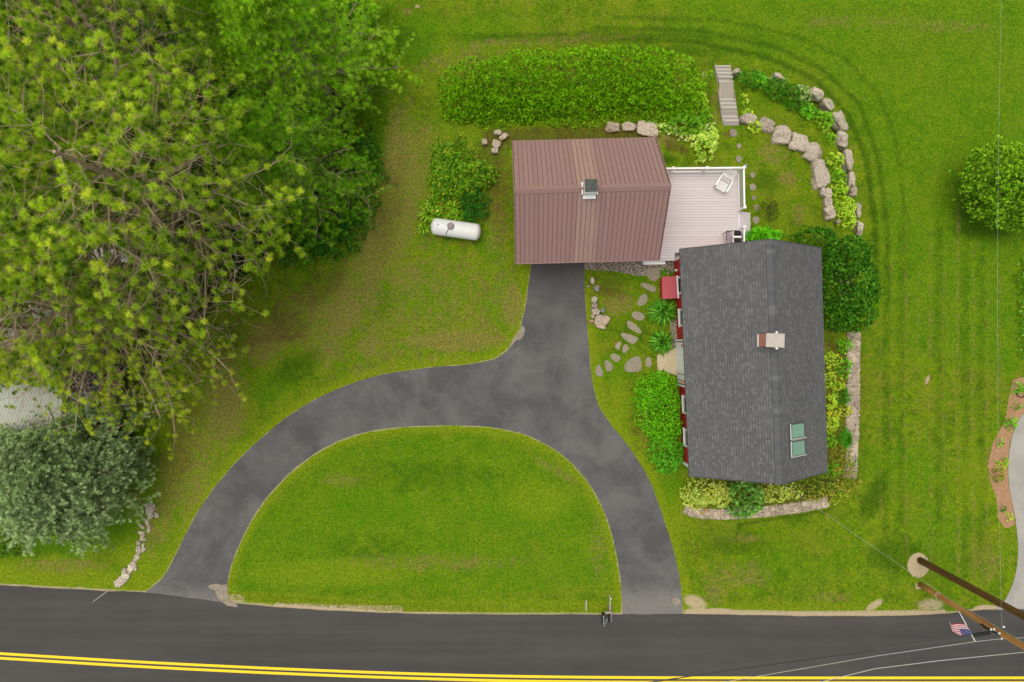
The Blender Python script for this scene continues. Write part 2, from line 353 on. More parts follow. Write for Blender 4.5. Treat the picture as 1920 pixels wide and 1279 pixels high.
M = dict(
    ground=ground_mat(),
    road=asphalt('road_asphalt', s2l((54, 52, 48)), s2l((74, 71, 67)), .4, streak=True),
    drive=asphalt('driveway_asphalt', s2l((68, 67, 66)), s2l((100, 98, 95)), .4, worn=True),
    drive2=asphalt('old_driveway_asphalt', s2l((150, 146, 136)), s2l((170, 165, 154)), .6),
    sandm=plain('pale_grit', s2l((136, 126, 108)), .95, .28, 9),
    yellow=plain('yellow_road_paint', s2l((232, 196, 26)), .6, .08, 14),
    leaf=vcol('foliage', .55, .42), bark=plain('bark', s2l((158, 136, 112)), .9, .3, 8),
    bark2=plain('dark_bark', s2l((96, 80, 62)), .9, .3, 8),
    vc=vcol('painted', .6), rock=rock_mat('granite', s2l((122, 112, 92)), s2l((182, 168, 150)), s2l((218, 208, 194))),
    stepst=rock_mat('flagstone', s2l((128, 118, 98)), s2l((148, 138, 118)), s2l((160, 150, 130))),
    shingle=shingle_mat(), metalroof=metal_roof_mat(), rib=plain('roof_rib', s2l((96, 68, 64)), .5, .06),
    cap=plain('roof_cap', s2l((140, 110, 103)), .5, .05), red=siding_mat('red_clapboard', s2l((188, 36, 40))), redlid=plain('red_lid', s2l((160, 52, 60)), .5, .05, 3),
    white=plain('white_paint', s2l((228, 227, 223)), .5, .03, 3), deck=plain('deck_board', s2l((212, 200, 194)), .6, .05, 3),
    brick=brick_mat(), concrete=plain('concrete', s2l((172, 163, 150)), .85, .07, 5), slab=plain('porch_slab', s2l((178, 162, 132)), .9, .1, 6),
    wood=plain('weathered_wood', s2l((158, 150, 138)), .85, .12, 7), glass=plain('window_glass', s2l((60, 66, 70)), .1, .05, 2, spec=.8),
    skyglass=plain('skylight_glass', s2l((118, 152, 136)), .12, .06, 1.5, spec=.6), dgrey=plain('dark_metal', s2l((74, 78, 72)), .5, .1),
    gunmetal=plain('chimney_hood', s2l((62, 68, 58)), .6, .35, 9), lgrey=plain('light_metal', s2l((160, 168, 160)), .5, .08),
    black=plain('black_plastic', s2l((30, 30, 32)), .45, .1), tank=plain('tank_paint', s2l((208, 208, 203)), .45, .08, 3.5), dome=plain('tank_dome', s2l((138, 124, 128)), .7, .15, 12),
    poledark=plain('creosote_pole', s2l((62, 46, 20)), .8, .35, 3), poleold=plain('old_pole', s2l((150, 96, 42)), .8, .3, 3),
    wire=plain('wire', s2l((70, 74, 70)), .5, .05), wirelight=plain('bright_wire', s2l((170, 172, 158)), .5, .05), copper=plain('copper', s2l((190, 120, 96)), .5, .1),
    neigh=striped('corrugated_roof', s2l((176, 178, 162)), s2l((138, 142, 130)), 0, .16), charcoal=plain('charcoal_roof', s2l((60, 62, 66)), .7, .1),
    green=plain('teal_gnome', s2l((96, 150, 124)), .5, .1), brown=siding_mat('brown_siding', s2l((120, 60, 50))), grate=plain('galvanised', s2l((150, 150, 150)), .5, .1),
)
# pole grain: streak along the height
for k, ca, cb in (('poledark', (58, 42, 14), (112, 80, 34)), ('poleold', (130, 76, 30), (206, 152, 84))):
    n = NT(k+'_grain'); mp = n.node('ShaderNodeMapping', {'Scale': (14, 14, .35)}); n.put(mp.inputs[0], n.obj())
    n.base(n.mix(n.ramp(n.noise(1, 5, .7, mp.outputs[0]), .35, .65), s2l(ca), s2l(cb))); n.bump(n.noise(1, 5, .7, mp.outputs[0]), .5, .02); M[k] = n.m

# ------------------------------------------------------------------ ground sheet
def axis(lo, hi, st, far):
    a = np.arange(lo, hi+st/2, st); e = []; d = st; p = 0
    while p < far: d *= 1.6; p += d; e.append(p)
    e = np.array(e); return np.concatenate([(lo-e)[::-1], a, hi+e])
gx = axis(-30.6, 30.6, .12, 500); gy = axis(-20.7, 21.6, .12, 500)
X, Y = np.meshgrid(gx, gy); Z = zh(X, Y)
Z = Z+0.02*np.sin(X*.9+1.3*np.sin(Y*.5))*np.sin(Y*.7+.4)*sm(np.abs(Y+12), 5, 8)*0
nx, ny = len(gx), len(gy)
me = bpy.data.meshes.new('ground'); me.vertices.add(nx*ny)
me.vertices.foreach_set('co', np.stack([X, Y, Z], -1).ravel())
i = np.arange(nx*ny).reshape(ny, nx); q = np.stack([i[:-1, :-1], i[:-1, 1:], i[1:, 1:], i[1:, :-1]], -1).reshape(-1, 4)
me.loops.add(q.size); me.loops.foreach_set('vertex_index', q.ravel().astype(np.int32)); me.polygons.add(len(q)); me.polygons.foreach_set('loop_start', np.arange(0, q.size, 4, dtype=np.int32))
me.polygons.foreach_set('use_smooth', [True]*len(q)); me.update(calc_edges=True)
# patches of wear, species, soil and painted tree shade, laid out where they lie on the lot (coordinates of the site plan)
UX = 960+X*K/(1-Z/H); UY = 639.5-Y*K/(1-Z/H)
masks = {k: np.zeros(X.shape) for k in ('lush', 'dark', 'lime', 'dry', 'soil', 'litter', 'sand', 'gravel', 'mulch')}
def blob(k, px, py, rx, ry, s=1.0, rot=0.0, soft=.6):
    dx, dy = UX-px, UY-py; c, sn = math.cos(math.radians(rot)), math.sin(math.radians(rot))
    d = np.hypot((dx*c+dy*sn)/rx, (-dx*sn+dy*c)/ry); masks[k] = np.maximum(masks[k], s*(1-sm(d, 1-soft, 1+soft*.6)))
def line(k, pts, wd, s=1.0, soft=.7):
    d = np.full(X.shape, 1e9)
    for (x0, y0), (x1, y1) in zip(pts[:-1], pts[1:]):
        dx, dy = x1-x0, y1-y0; t = np.clip(((UX-x0)*dx+(UY-y0)*dy)/(dx*dx+dy*dy+1e-9), 0, 1); d = np.minimum(d, np.hypot(UX-x0-t*dx, UY-y0-t*dy))
    masks[k] = np.maximum(masks[k], s*(1-sm(d/wd, 1-soft, 1+soft)))
def region(k, pts, s=1.0, soft=5.0):
    d = outdist(UX, UY, pts); masks[k] = np.maximum(masks[k], s*(1-sm(d, -soft, soft)))
DR_OUT = [(996,470),(996,497),(990,540),(982,590),(972,626),(955,653),(928,673),(880,683),(800,690),(720,702),(650,723),(590,750),(540,781),(490,822),(440,870),(400,918),(365,970),(335,1030),(308,1080),(275,1109)]
DR_IN = [(424,1118),(426,1092),(434,1058),(449,1020),(470,977),(500,933),(540,890),(585,854),(632,828),(690,809),(760,800),(850,797),(920,801),(980,813),(1030,836),(1070,866),(1105,907),(1130,952),(1147,1000),(1158,1050),(1165,1100),(1167,1148)]
DR_R = [(1280,1148),(1275,1090),(1262,1030),(1240,960),(1215,895),(1180,840),(1145,795),(1120,755),(1108,700),(1103,640),(1097,560),(1095,497),(1095,470)]
RD = [(-40,1094),(0,1097),(140,1105),(280,1112),(420,1129),(560,1141),(720,1149),(900,1152),(1160,1152),(1290,1151),(1500,1155),(1700,1154),(1800,1148),(1860,1143),(1960,1142)]
region('lush', [(455,1010),(540,890),(640,835),(760,812),(900,812),(1010,840),(1090,900),(1140,1000),(1155,1100),(900,1120),(440,1110)], .55, 15)
blob('lush', 700, 950, 130, 60, .8); blob('lush', 980, 960, 120, 50, .8); blob('lime', 1010, 940, 70, 40, .7); blob('lime', 620, 1075, 170, 28, .75); blob('dark', 800, 890, 170, 34, .4); blob('dark', 700, 1030, 100, 30, .35)
blob('dry', 800, 1055, 180, 18, .45); blob('dry', 640, 900, 40, 12, .5); blob('dry', 1040, 880, 50, 10, .5, 30); blob('dry', 1120, 1030, 20, 60, .4)
line('lime', DR_OUT[1:], 17, .9); line('lime', DR_IN, 13, .85); line('lime', DR_R[:-2], 17, .9)
line('lime', [(0,1080),(280,1095)], 20, .9); line('lime', [(440,1120),(720,1138),(1160,1140)], 12, .9); line('lime', [(1300,1140),(1700,1142)], 12, .6)
line('sand', DR_OUT[1:], 2.6, .52); line('sand', DR_IN, 2.8, .55); line('sand', DR_R[:-2], 2.2, .48); line('sand', RD, 4.5, .6)
line('sand', [(520,1136),(640,1140),(750,1142)], 6, .9); line('sand', [(1290,1148),(1500,1152),(1770,1150)], 7, .75)
blob('sand', 408, 1105, 22, 15, 1); blob('sand', 432, 1122, 30, 9, .9); blob('sand', 976, 632, 10, 22, .8, 25); blob('sand', 1304, 1130, 30, 18, .62, 25); blob('sand', 1345, 1146, 40, 7, .8)
blob('sand', 1640, 1134, 22, 8, .75, -30); blob('sand', 1745, 1134, 34, 16, .56); blob('sand', 1850, 1141, 30, 8, .8); blob('sand', 1722, 1060, 21, 24, 1.0, 0, .2); blob('sand', 1723, 1099, 8, 7, .9, 0, .3); blob('sand', 150, 1104, 20, 5, .6)
# west strip, dry path and yard
region('dry', [(715,215),(770,190),(800,330),(775,450),(720,560),(655,640),(610,700),(560,600),(640,520),(690,400)], .72, 25); region('dry', [(780,440),(960,500),(960,640),(860,670),(640,700),(700,560)], .38, 40)
line('sand', [(750,205),(744,250),(738,310),(733,350)], 6, .36); blob('dry', 745, 320, 22, 70, .9, 5); blob('dry', 760, 520, 60, 30, .6); blob('dry', 850, 640, 110, 20, 1.0); blob('dry', 640, 590, 60, 40, 1.0, -40); blob('dry', 500, 640, 50, 40, .9, -40); blob('dry', 960, 570, 26, 50, .8); blob('dry', 700, 650, 40, 25, .7)
blob('dry', 575, 600, 60, 70, .6, 40); blob('soil', 540, 610, 45, 50, .7, 40); blob('soil', 600, 540, 70, 30, .6, -40); blob('dry', 420, 750, 40, 95, 1.0); blob('soil', 345, 800, 40, 120, .6, 5); blob('dry', 350, 880, 60, 120, .6, 15); blob('dry', 300, 980, 30, 70, .6, 15)
blob('dry', 738, 330, 34, 150, .8, 4); blob('soil', 735, 400, 25, 130, .4, 10); blob('soil', 935, 350, 25, 110, .75); blob('dry', 930, 420, 25, 60, .6); blob('soil', 920, 300, 40, 40, .6); blob('dry', 800, 280, 30, 60, .5)
blob('lush', 520, 720, 70, 35, .7, -30); blob('dark', 560, 690, 60, 28, .7, -30); blob('lush', 800, 560, 80, 40, .5); blob('lush', 920, 450, 25, 60, .7); blob('lush', 940, 560, 30, 50, .4); blob('dark', 700, 560, 45, 45, .5); blob('dark', 720, 70, 70, 30, .6); blob('lush', 780, 70, 60, 60, .9); blob('dry', 765, 22, 12, 8, .9); blob('sand', 782, 12, 8, 4, .7)
blob('lush', 120, 1010, 110, 32, .9); blob('lush', 200, 990, 60, 40, .8); blob('dry', 110, 1062, 90, 14, .6); blob('dark', 60, 1025, 80, 20, .7); blob('lime', 260, 1060, 40, 40, .8)
region('litter', [(-60,-60),(680,-60),(690,120),(685,230),(660,330),(620,410),(560,440),(470,500),(380,600),(260,720),(250,860),(100,960),(-60,960)], 1.0, 18)
region('soil', [(440,560),(560,520),(560,640),(440,680),(330,760),(300,740)], .5, 25)
# behind the garage, between the drive and the house
region('soil', [(905,246),(1000,238),(1230,232),(1240,262),(960,270),(905,280)], .95, 8); blob('soil', 1268, 276, 30, 12, .9, 20); blob('dry', 1250, 262, 30, 15, .7); blob('dark', 1250, 300, 30, 10, .8)
region('gravel', [(1090,484),(1262,484),(1266,510),(1240,514),(1200,518),(1150,508),(1096,506)], 1.0, 4); region('gravel', [(1256,600),(1272,600),(1273,655),(1259,655)], 1.0, 2)
blob('soil', 1140, 540, 45, 25, .75); blob('dry', 1155, 570, 35, 25, .7); blob('lush', 1120, 610, 25, 30, .6); blob('lush', 1180, 520, 40, 15, .6); blob('dark', 1180, 620, 40, 40, .5); blob('lush', 1150, 690, 40, 30, .7); blob('dry', 1210, 770, 12, 60, .7); blob('lime', 1160, 760, 22, 60, .7); blob('soil', 1195, 800, 18, 60, .5)
blob('lush', 1250, 920, 35, 30, .8); blob('lime', 1260, 990, 30, 60, .6)
region('lush', [(1250,-60),(1960,-60),(1960,700),(1650,640),(1640,300),(1500,100),(1250,60)], .6, 40); region('lush', [(1320,990),(1640,960),(1850,900),(1850,1100),(1320,1110)], .3, 30)
# north and east lawn
blob('lush', 1560, 90, 330, 55, .6, 5); blob('dark', 1120, 70, 320, 12, .7); blob('dry', 1000, 78, 200, 10, .5, -3); blob('dark', 1250, 95, 140, 14, .6); blob('lush', 900, 60, 90, 40, .6); blob('dry', 860, 110, 90, 20, .5, -10); blob('lush', 1740, 170, 120, 100, .6)
blob('dry', 1780, 50, 80, 12, .4); blob('dry', 1600, 40, 150, 14, .35); blob('dark', 1840, 430, 60, 20, .85); blob('lush', 1800, 520, 90, 60, .7); blob('dark', 1815, 380, 28, 60, .8)  # both dark blobs paint the shade at the lower left of the edge tree
trk = [(1100,72),(1300,78),(1440,108),(1530,150),(1590,215),(1625,300),(1640,420),(1645,560)]
line('dark', trk, 6, .85); line('dark', [(x+(22 if y > 150 else 12), y-(20 if y < 300 else 0)) for x, y in trk], 5, .7); line('dark', [(x+55, y-40) for x, y in trk], 5, .5)
for x, y0, y1, s in ((1652,640,1000,.7),(1672,480,900,.5),(1700,420,1050,.75),(1722,500,900,.55),(1745,430,1100,.7),(1771,460,980,.6),(1797,380,1100,.9),(1826,470,1110,.85),(1853,560,1100,.75),(1876,520,760,.7)):
    line('dry', [(x, y0), (x-3, (y0+y1)/2), (x+1, y1)], 2.6, s*.55)
for x, y0, y1 in ((1662,400,1000),(1690,430,980),(1760,420,1000),(1810,400,1080),(1840,470,1080)): line('dark', [(x, y0), (x, y1)], 8, .4)
region('lush', [(1860,440),(1912,440),(1912,700),(1865,720)], .6, 12); blob('dry', 1738, 715, 6, 14, .9, 20, .9); blob('sand', 1739, 712, 4, 12, .8, 20); blob('lush', 1700, 880, 80, 60, .6); blob('lime', 1830, 900, 50, 60, .6)
blob('dark', 1640, 930, 20, 60, .9, 25); blob('dark', 1680, 1040, 60, 40, .7); blob('lush', 1760, 1000, 80, 60, .6); blob('dry', 1380, 1080, 60, 30, .55); blob('dry', 1340, 1110, 25, 25, .6); blob('dark', 1380, 1020, 80, 20, .6); blob('dry', 1400, 1010, 60, 8, .5); blob('lush', 1500, 1060, 120, 40, .5); blob('dry', 1850, 1060, 30, 40, .5); blob('dry', 1560, 1120, 40, 10, .5)
# patio lawn
blob('dry', 1450, 290, 28, 20, .8, 20); blob('dry', 1475, 335, 22, 16, .75); blob('dry', 1395, 320, 20, 14, .3); blob('dark', 1440, 340, 40, 24, .6); blob('dry', 1500, 400, 14, 25, .5); blob('lush', 1460, 190, 60, 30, .5); blob('dry', 1345, 200, 12, 40, .6); blob('soil', 1365, 250, 14, 10, .7); blob('dark', 1330, 180, 10, 40, .7); blob('soil', 1440, 400, 24, 24, .4); blob('sand', 1320, 140, 4, 9, .6)
region('soil', [(1545,640),(1597,640),(1590,890),(1560,940),(1290,960),(1285,900),(1550,900)], .8, 6)
region('mulch', [(1900,712),(1930,705),(1930,760),(1905,795),(1893,830),(1889,870),(1890,905),(1900,940),(1902,985),(1885,990),(1872,972),(1868,930),(1858,905),(1853,870),(1862,830),(1885,790),(1893,740)], 1.1, 4)
region('soil', [(560,290),(650,430),(600,480),(520,520),(480,500)], .5, 15)
for k, m in masks.items():
    a = me.attributes.new(k, 'FLOAT', 'POINT'); a.data.foreach_set('value', m.ravel().astype(np.float32))
tag(link_mesh('ground', me, M['ground']), kind='structure')
del masks, UX, UY

# ------------------------------------------------------------------ paved surfaces
def sheet(name, pts, z, mat, t=.0):
    m = MB(); pts = [(p[0], p[1], z) for p in pts]
    tri = tessellate_polygon([[Vector(p) for p in pts]])
    m.add(pts, [tuple(f) for f in tri]); n = len(pts)
    o = m.build(name, mat); me = o.data
    if me.polygons[0].normal.z < 0: me.flip_normals()
    return o
def wob(pts, a=.02):
    return [(p[0]+a*mnoise.noise(Vector((p[0]*2, p[1]*2, 1))), p[1]+a*mnoise.noise(Vector((p[0]*2, p[1]*2, 5)))) for p in pts]
rd = [(-120, P(-40,1094)[1]+6)]+[P(*q)[:2] for q in catmull(RD, 8)]+[(120, P(1960,1142)[1]-2)]
far = [(120, -26), (31, -23.2), (0, -23.0), (-30, -21.2), (-120, -14)]
tag(sheet('road', wob(rd, .05)+far, .028, M['road']), kind='structure')
dpx = catmull(DR_OUT, 5)+[(275,1130),(424,1145)]+catmull(DR_IN, 5)+[(1167,1170),(1280,1170)]+catmull(DR_R, 5)
tag(sheet('driveway', wob([P(*q)[:2] for q in dpx], .04), .016, M['drive']), kind='structure')
for nm, pl in (('sand_patch', [(388,1099),(402,1095),(418,1094),(426,1097),(428,1122),(442,1130),(446,1137),(434,1137),(420,1130),(406,1118),(402,1108)]), ('sand_patch', [(979,610),(983,624),(979,634),(968,640),(958,650),(955,647),(965,632),(972,622)]), ('sand_patch', [(1262,1122),(1272,1122),(1275,1132),(1264,1134)])):
    tag(sheet(nm, wob([P(*q)[:2] for q in catmull(pl, 5, closed=True)], .12), .033, M['sandm']), kind='structure')
for k, off in enumerate((0, 8.6)):
    c = [P(*q)[:2] for q in catmull([(-60,1221.5+off),(0,1225+off),(240,1239.5+off),(480,1251.5+off),(720,1261+off),(960,1267.5+off),(1200,1270+off),(1500,1270.6+off),(1980,1270.5+off)], 10)]
    up = [(x, y+.075) for x, y in c]; dn = [(x, y-.075) for x, y in c][::-1]
    tag(sheet('road_line', up+dn, .034, M['yellow']), kind='structure')
# neighbour's driveway follows the falling lawn
Lp = catmull([(1960,760),(1922,775),(1905,800),(1896,830),(1891,870),(1893,915),(1902,960),(1908,1010),(1908,1050),(1900,1090),(1884,1125),(1862,1146)], 6)
m = MB(); rows = []; NC = 26
for q in Lp:
    a = G(*q); b = (a[0]+5.5 if q[1] < 1000 else 34, a[1]-.2)
    rows.append([(a[0]+(b[0]-a[0])*t, a[1]+(b[1]-a[1])*t) for t in np.linspace(0, 1, NC)])
rr = np.array(rows); zz = zh(rr[..., 0], rr[..., 1])+.02
m.add([(rr[i, j, 0], rr[i, j, 1], zz[i, j]) for i in range(len(rows)) for j in range(NC)], [(i*NC+j, (i+1)*NC+j, (i+1)*NC+j+1, i*NC+j+1) for i in range(len(rows)-1) for j in range(NC-1)])
tag(m.build('neighbour_driveway', M['drive2'], smooth=True), kind='structure')

# ------------------------------------------------------------------ garage
gFL = np.array([0.19, 4.06]); gux = np.array([7.51, .19]); gLx = np.linalg.norm(gux); gux = gux/gLx; guy = np.array([-.16, 6.41]); gLy = np.linalg.norm(guy); guy = guy/gLy
def g(a, b, z): p = gFL+gux*a+guy*b; return (p[0], p[1], z)
T = thing('garage', 'garage with brown ribbed metal gable roof and a pale stain below its flue', 'garage', g(gLx/2, gLy/2, 0))
hb = gLy/2; RZ, EZ = 6.0, 3.0
def gz(b): return EZ+(RZ-EZ)*(1-abs(b-hb)/hb)
m = MB(); o = .5; s = .18
for sgn in (0,):
    fp = [g(s, o, 0), g(gLx-s, o, 0), g(gLx-s, gLy-o, 0), g(s, gLy-o, 0)]
    v = fp+[(p[0], p[1], gz(o)-.12) for p in fp]+[g(s, hb, RZ-.12), g(gLx-s, hb, RZ-.12)]
    m.add(v, [(0,1,5,4),(1,2,6,9,5),(2,3,7,6),(3,0,4,8,7),(4,5,9,8),(6,7,8,9)])
m.build('wall', M['red'], T)
def roofplane(name, a0, a1, b0, b1, zf, frame, mat, parent, t=.09, uoff=0):
    m = MB(); p = [frame(a0, b0), frame(a1, b0), frame(a1, b1), frame(a0, b1)]
    m.slab(p, t); L = math.dist(p[0], p[3]); W = math.dist(p[0], p[1])
    uv = [(uoff, 0), (uoff+W, 0), (uoff+W, L), (uoff, L)]*2
    return m.build(name, mat, parent, uv=uv)
rf = roofplane('roof', 0, gLx, 0, hb, None, lambda a, b: g(a, b, gz(b)), M['metalroof'], T)
roofplane('roof', gLx, 0, gLy, hb, None, lambda a, b: g(a, b, gz(b)-.001), M['metalroof'], T)
bpy.context.view_layer.update()
# reverse u on the far slope so that the stain stays under the flue
r2 = [x for x in T.children if x.name.startswith('roof')][1]; uvl = r2.data.uv_layers[0].data
for d in uvl: d.uv[0] = gLx-d.uv[0]
m = MB(); nrib = 32
for i in range(nrib+1):
    a = .02+i*(gLx-.04)/nrib
    for (b0, b1) in ((.0, hb-.1), (gLy, hb+.1)):
        m.bar(g(a, b0, gz(b0)+.008), g(a, b1, gz(b1)+.008), .02, .016)
m.build('roof_ribs', M['rib'], T)
m = MB()
for sg in (-1, 1):
    m.slab([g(-.02, hb, RZ+.045), g(gLx+.02, hb, RZ+.045), g(gLx+.02, hb+sg*.17, gz(hb+.17)+.045), g(-.02, hb+sg*.17, gz(hb+.17)+.045)], .03)
m.build('ridge_cap', M['cap'], T)
m = MB()
for b in (0, hb):
    for a in (-.02, gLx+.02): m.bar(g(a, b if b == 0 else gLy, EZ-.02), g(a, hb, RZ-.02), .03, .16)
m.bar(g(0, -.015, EZ-.05), g(gLx, -.015, EZ-.05), .03, .12); m.bar(g(0, gLy+.015, EZ-.05), g(gLx, gLy+.015, EZ-.05), .03, .12)
m.build('roof_trim', M['cap'], T)
m = MB(); m.box(g(2.35, .46, 1.15), (2.7, .08, 2.25), math.atan2(gux[1], gux[0])); d_ = m.build('garage_door', M['white'], T)
m = MB(); m.box(g(6.9, .46, 1.35), (.9, .08, 2.0), math.atan2(gux[1], gux[0])); m.build('door', M['white'], T)
# flue through the ridge
rz = math.atan2(gux[1], gux[0])
cx, cy = 3.74, 7.35
m = MB(); m.box((cx, cy-.02, 6.0), (.58, .60, 1.06), rz); fl = m.build('flue_casing', M['white'], T)
m = MB(); m.box((cx, cy, 6.56), (.60, .60, .06), rz)
b = m.add([(cx-.30, cy-.30, 6.592), (cx+.30, cy-.30, 6.592), (cx+.30, cy+.30, 6.592), (cx-.30, cy+.30, 6.592), (cx, cy, 6.64)], [(0,1,4),(1,2,4),(2,3,4),(3,0,4)])
m.build('flue_cap', M['gunmetal'], fl)
m = MB(); m.box((cx, cy-.38, 5.76), (.62, .16, .04), rz, .6); m.box((cx-.36, cy, 5.95), (.05, .6, .05), rz); m.box((cx+.36, cy, 5.95), (.05, .6, .05), rz)
m.build('flashing', M['white'], fl)

# ------------------------------------------------------------------ house
TL, TR, BL, BR = map(np.array, ([8.835, 4.82], [16.27, 4.88], [9.34, -7.10], [16.60, -6.87]))
RT, RB = np.array([12.58, 4.93]), np.array([13.09, -6.94])
def h(u, v, z):
    if u <= .5: t = u/.5; a = TL*(1-t)+RT*t; b = BL*(1-t)+RB*t
    else: t = (u-.5)/.5; a = RT*(1-t)+TR*t; b = RB*(1-t)+BR*t
    p = a*(1-v)+b*v; return (p[0], p[1], z)
HE, HR = 2.9, 5.7
def hz(u): return HE+(HR-HE)*(1-abs(u-.5)/.5)
HT = thing('house', 'red clapboard house with a dark grey shingled gable roof and brick chimney', 'house', h(.5, .5, 0))
m = MB(); u0, u1, v0, v1 = .047, .948, .014, .986
v = [h(u0,v0,-.6), h(u1,v0,-.9), h(u1,v1,-.9), h(u0,v1,-.5), h(u0,v0,hz(u0)-.12), h(u1,v0,hz(u1)-.12), h(u1,v1,hz(u1)-.12), h(u0,v1,hz(u0)-.12), h(.5,v0,HR-.12), h(.5,v1,HR-.12)]
m.add(v, [(0,4,8,5,1),(1,5,6,2),(2,6,9,7,3),(3,7,4,0),(4,7,9,8),(5,8,9,6)]); hw = m.build('wall', M['red'], HT)
for side in (0, 1):
    a, b = (0, .5) if side == 0 else (1, .5)
    m = MB(); p = [h(a,0,HE), h(a,1,HE), h(b,1,HR), h(b,0,HR)]
    if side == 0: p = p
    m.slab(p, .1); L = math.dist(p[0], p[3]); W = math.dist(p[0], p[1]); m.build('roof', M['shingle'], HT, uv=[(0,0),(W,0),(W,L),(0,L)]*2)
# ridge caps, lighter and darker shingles lapped along the ridge
m = MB(); n_ = 52
for i in range(n_):
    t0, t1 = i/n_, (i+1.15)/n_
    t1 = min(t1, 1)
    k = random.choice([s2l((84,85,86)), s2l((80,81,82)), s2l((88,88,88)), s2l((98,98,96)), s2l((86,87,87))]); m.col = k
    for sg in (-1, 1):
        du = .5+sg*.03
        m.slab([h(.5,t0,HR+.035), h(.5,t1,HR+.02), h(du,t1,hz(du)+.02), h(du,t0,hz(du)+.035)], .015)
m.build('ridge_cap', M['vc'], HT)
m = MB()
for vv, e in ((-.002, 0), (1.002, 1)):
    for a in (0, 1): m.bar(h(a,vv,HE-.08), h(.5,vv,HR-.08), .03, .15)
for a in (-.003, 1.003): m.bar(h(max(0,min(1,a)),0,HE-.09), h(max(0,min(1,a)),1,HE-.09), .03, .12)
m.build('fascia', M['dgrey'], HT)
for vv, dv in ((v0, 1), (v1, -1)):
    for uu, du in ((u0, 1), (u1, -1)):
        zb = hz(uu)-.13; m = MB()
        m.bar(h(uu-du*.003, vv+dv*.006, -.4), h(uu-du*.003, vv+dv*.006, zb), .16, .04, up=(1,0,0)); m.bar(h(uu+du*.012, vv-dv*.0015, -.4), h(uu+du*.012, vv-dv*.0015, zb), .04, .16, up=(1,0,0)); m.build('corner_board', M['white'], HT)
ang = math.atan2(BL[1]-TL[1], BL[0]-TL[0])+PI/2
def yv(py, z): return (TL[1]-(639.5-py)/K*(1-z/H))/(TL[1]-BL[1])
for py in (535, 596, 760, 822.5):
    v_ = yv(py, 1.4); c = h(u0, v_, 1.4); fx = c[0]
    m = MB(); W_ = .98
    m.box((fx-.025, c[1], 2.08), (.07, W_, .1), ang); m.box((fx-.035, c[1], .80), (.10, W_+.04, .09), ang)
    for sg in (-1, 1): m.box((fx-.025, c[1]+sg*(W_/2-.05), 1.44), (.07, .1, 1.22), ang)
    m.box((fx-.012, c[1], 1.44), (.04, W_-.2, .04), ang); fr = m.build('window', M['white'], HT)
    m = MB(); m.box((fx-.004, c[1], 1.44), (.02, W_-.2, 1.2), ang); m.build('pane', M['glass'], fr)
# white front entry
va, vb = yv(641, 0), yv(719, 0)
m = MB(); vm = (va+vb)/2; c = h(u0, vm, 0); Le = (vb-va)*12
m.box((c[0]-.03, c[1], 1.3), (.12, Le-.1, 2.7), ang); en = m.build('entry_surround', M['white'], HT)
for k in (va-.006, vb+.006): cc = h(u0, k, 0); m = MB(); m.box((cc[0]-.05, cc[1], 1.3), (.16, .09, 2.7), ang); m.build('pilaster', M['white'], en)
m = MB(); m.box((c[0]-.10, c[1], 1.05), (.05, .92, 2.05), ang); m.build('door', M['white'], en)
m = MB()
for dy in (-.95, -.62, .62, .95): m.box((c[0]-.095, c[1]+dy, 1.2), (.02, .025, 2.3), ang)
m.box((c[0]-.095, c[1], 2.2), (.02, 2.1, .025), ang); m.build('panel_joint', M['dgrey'], en)
for dy in (-.98, .98):
    m = MB(); m.tube([(c[0]-.19, c[1]+dy, 1.6), (c[0]-.19, c[1]+dy, 1.65), (c[0]-.19, c[1]+dy, 1.85), (c[0]-.19, c[1]+dy, 1.93), (c[0]-.19, c[1]+dy, 1.98)], [.03, .08, .09, .06, .01], 8)
    m.box((c[0]-.12, c[1]+dy, 1.75), (.1, .03, .03)); m.build('wall_lantern', M['copper'], en)
m = MB(); cc = h(u0, yv(507, .6), .6); m.box((cc[0]-.04, cc[1], .55), (.09, .12, .2), ang); m.tube([(cc[0]-.12, cc[1]+.02, .5), (cc[0]-.05, cc[1]+.02, .5)], .02); m.build('outlet_box', M['white'], HT)
# chimney
m = MB(); kx, ky = 12.51, .03; m.box((kx, ky, 5.75), (.80, .60, 1.15), -.03); ch = m.build('chimney', M['brick'], HT)
m = MB(); m.box((kx, ky, 6.36), (.88, .66, .075), -.03); m.build('chimney_cap', M['concrete'], ch)
m = MB(); m.bar((kx-.56, ky-.40, 4.87), (kx-.56, ky+.40, 4.87), .035, .05); m.bar((kx-.55, ky+.35, 4.90), (kx-.30, ky+.34, 5.1), .10, .02); m.bar((kx-.55, ky-.35, 4.90), (kx-.30, ky-.34, 5.1), .10, .02); m.bar((kx-.46, ky-.3, 4.97), (kx-.46, ky+.3, 4.97), .1, .02)
m.box((kx-.42, ky, 5.23), (.03, .62, .12)); m.build('flashing', M['white'], ch)
for sg in (-1, 1): m = MB(); m.tube([(kx+.06, ky+sg*.33, 6.15), (kx+.07, ky+sg*.37, 6.3), (kx+.07, ky+sg*.385, 6.42)], [.03, .06, .05], 6); m.build('cap_bracket', M['white'], ch)
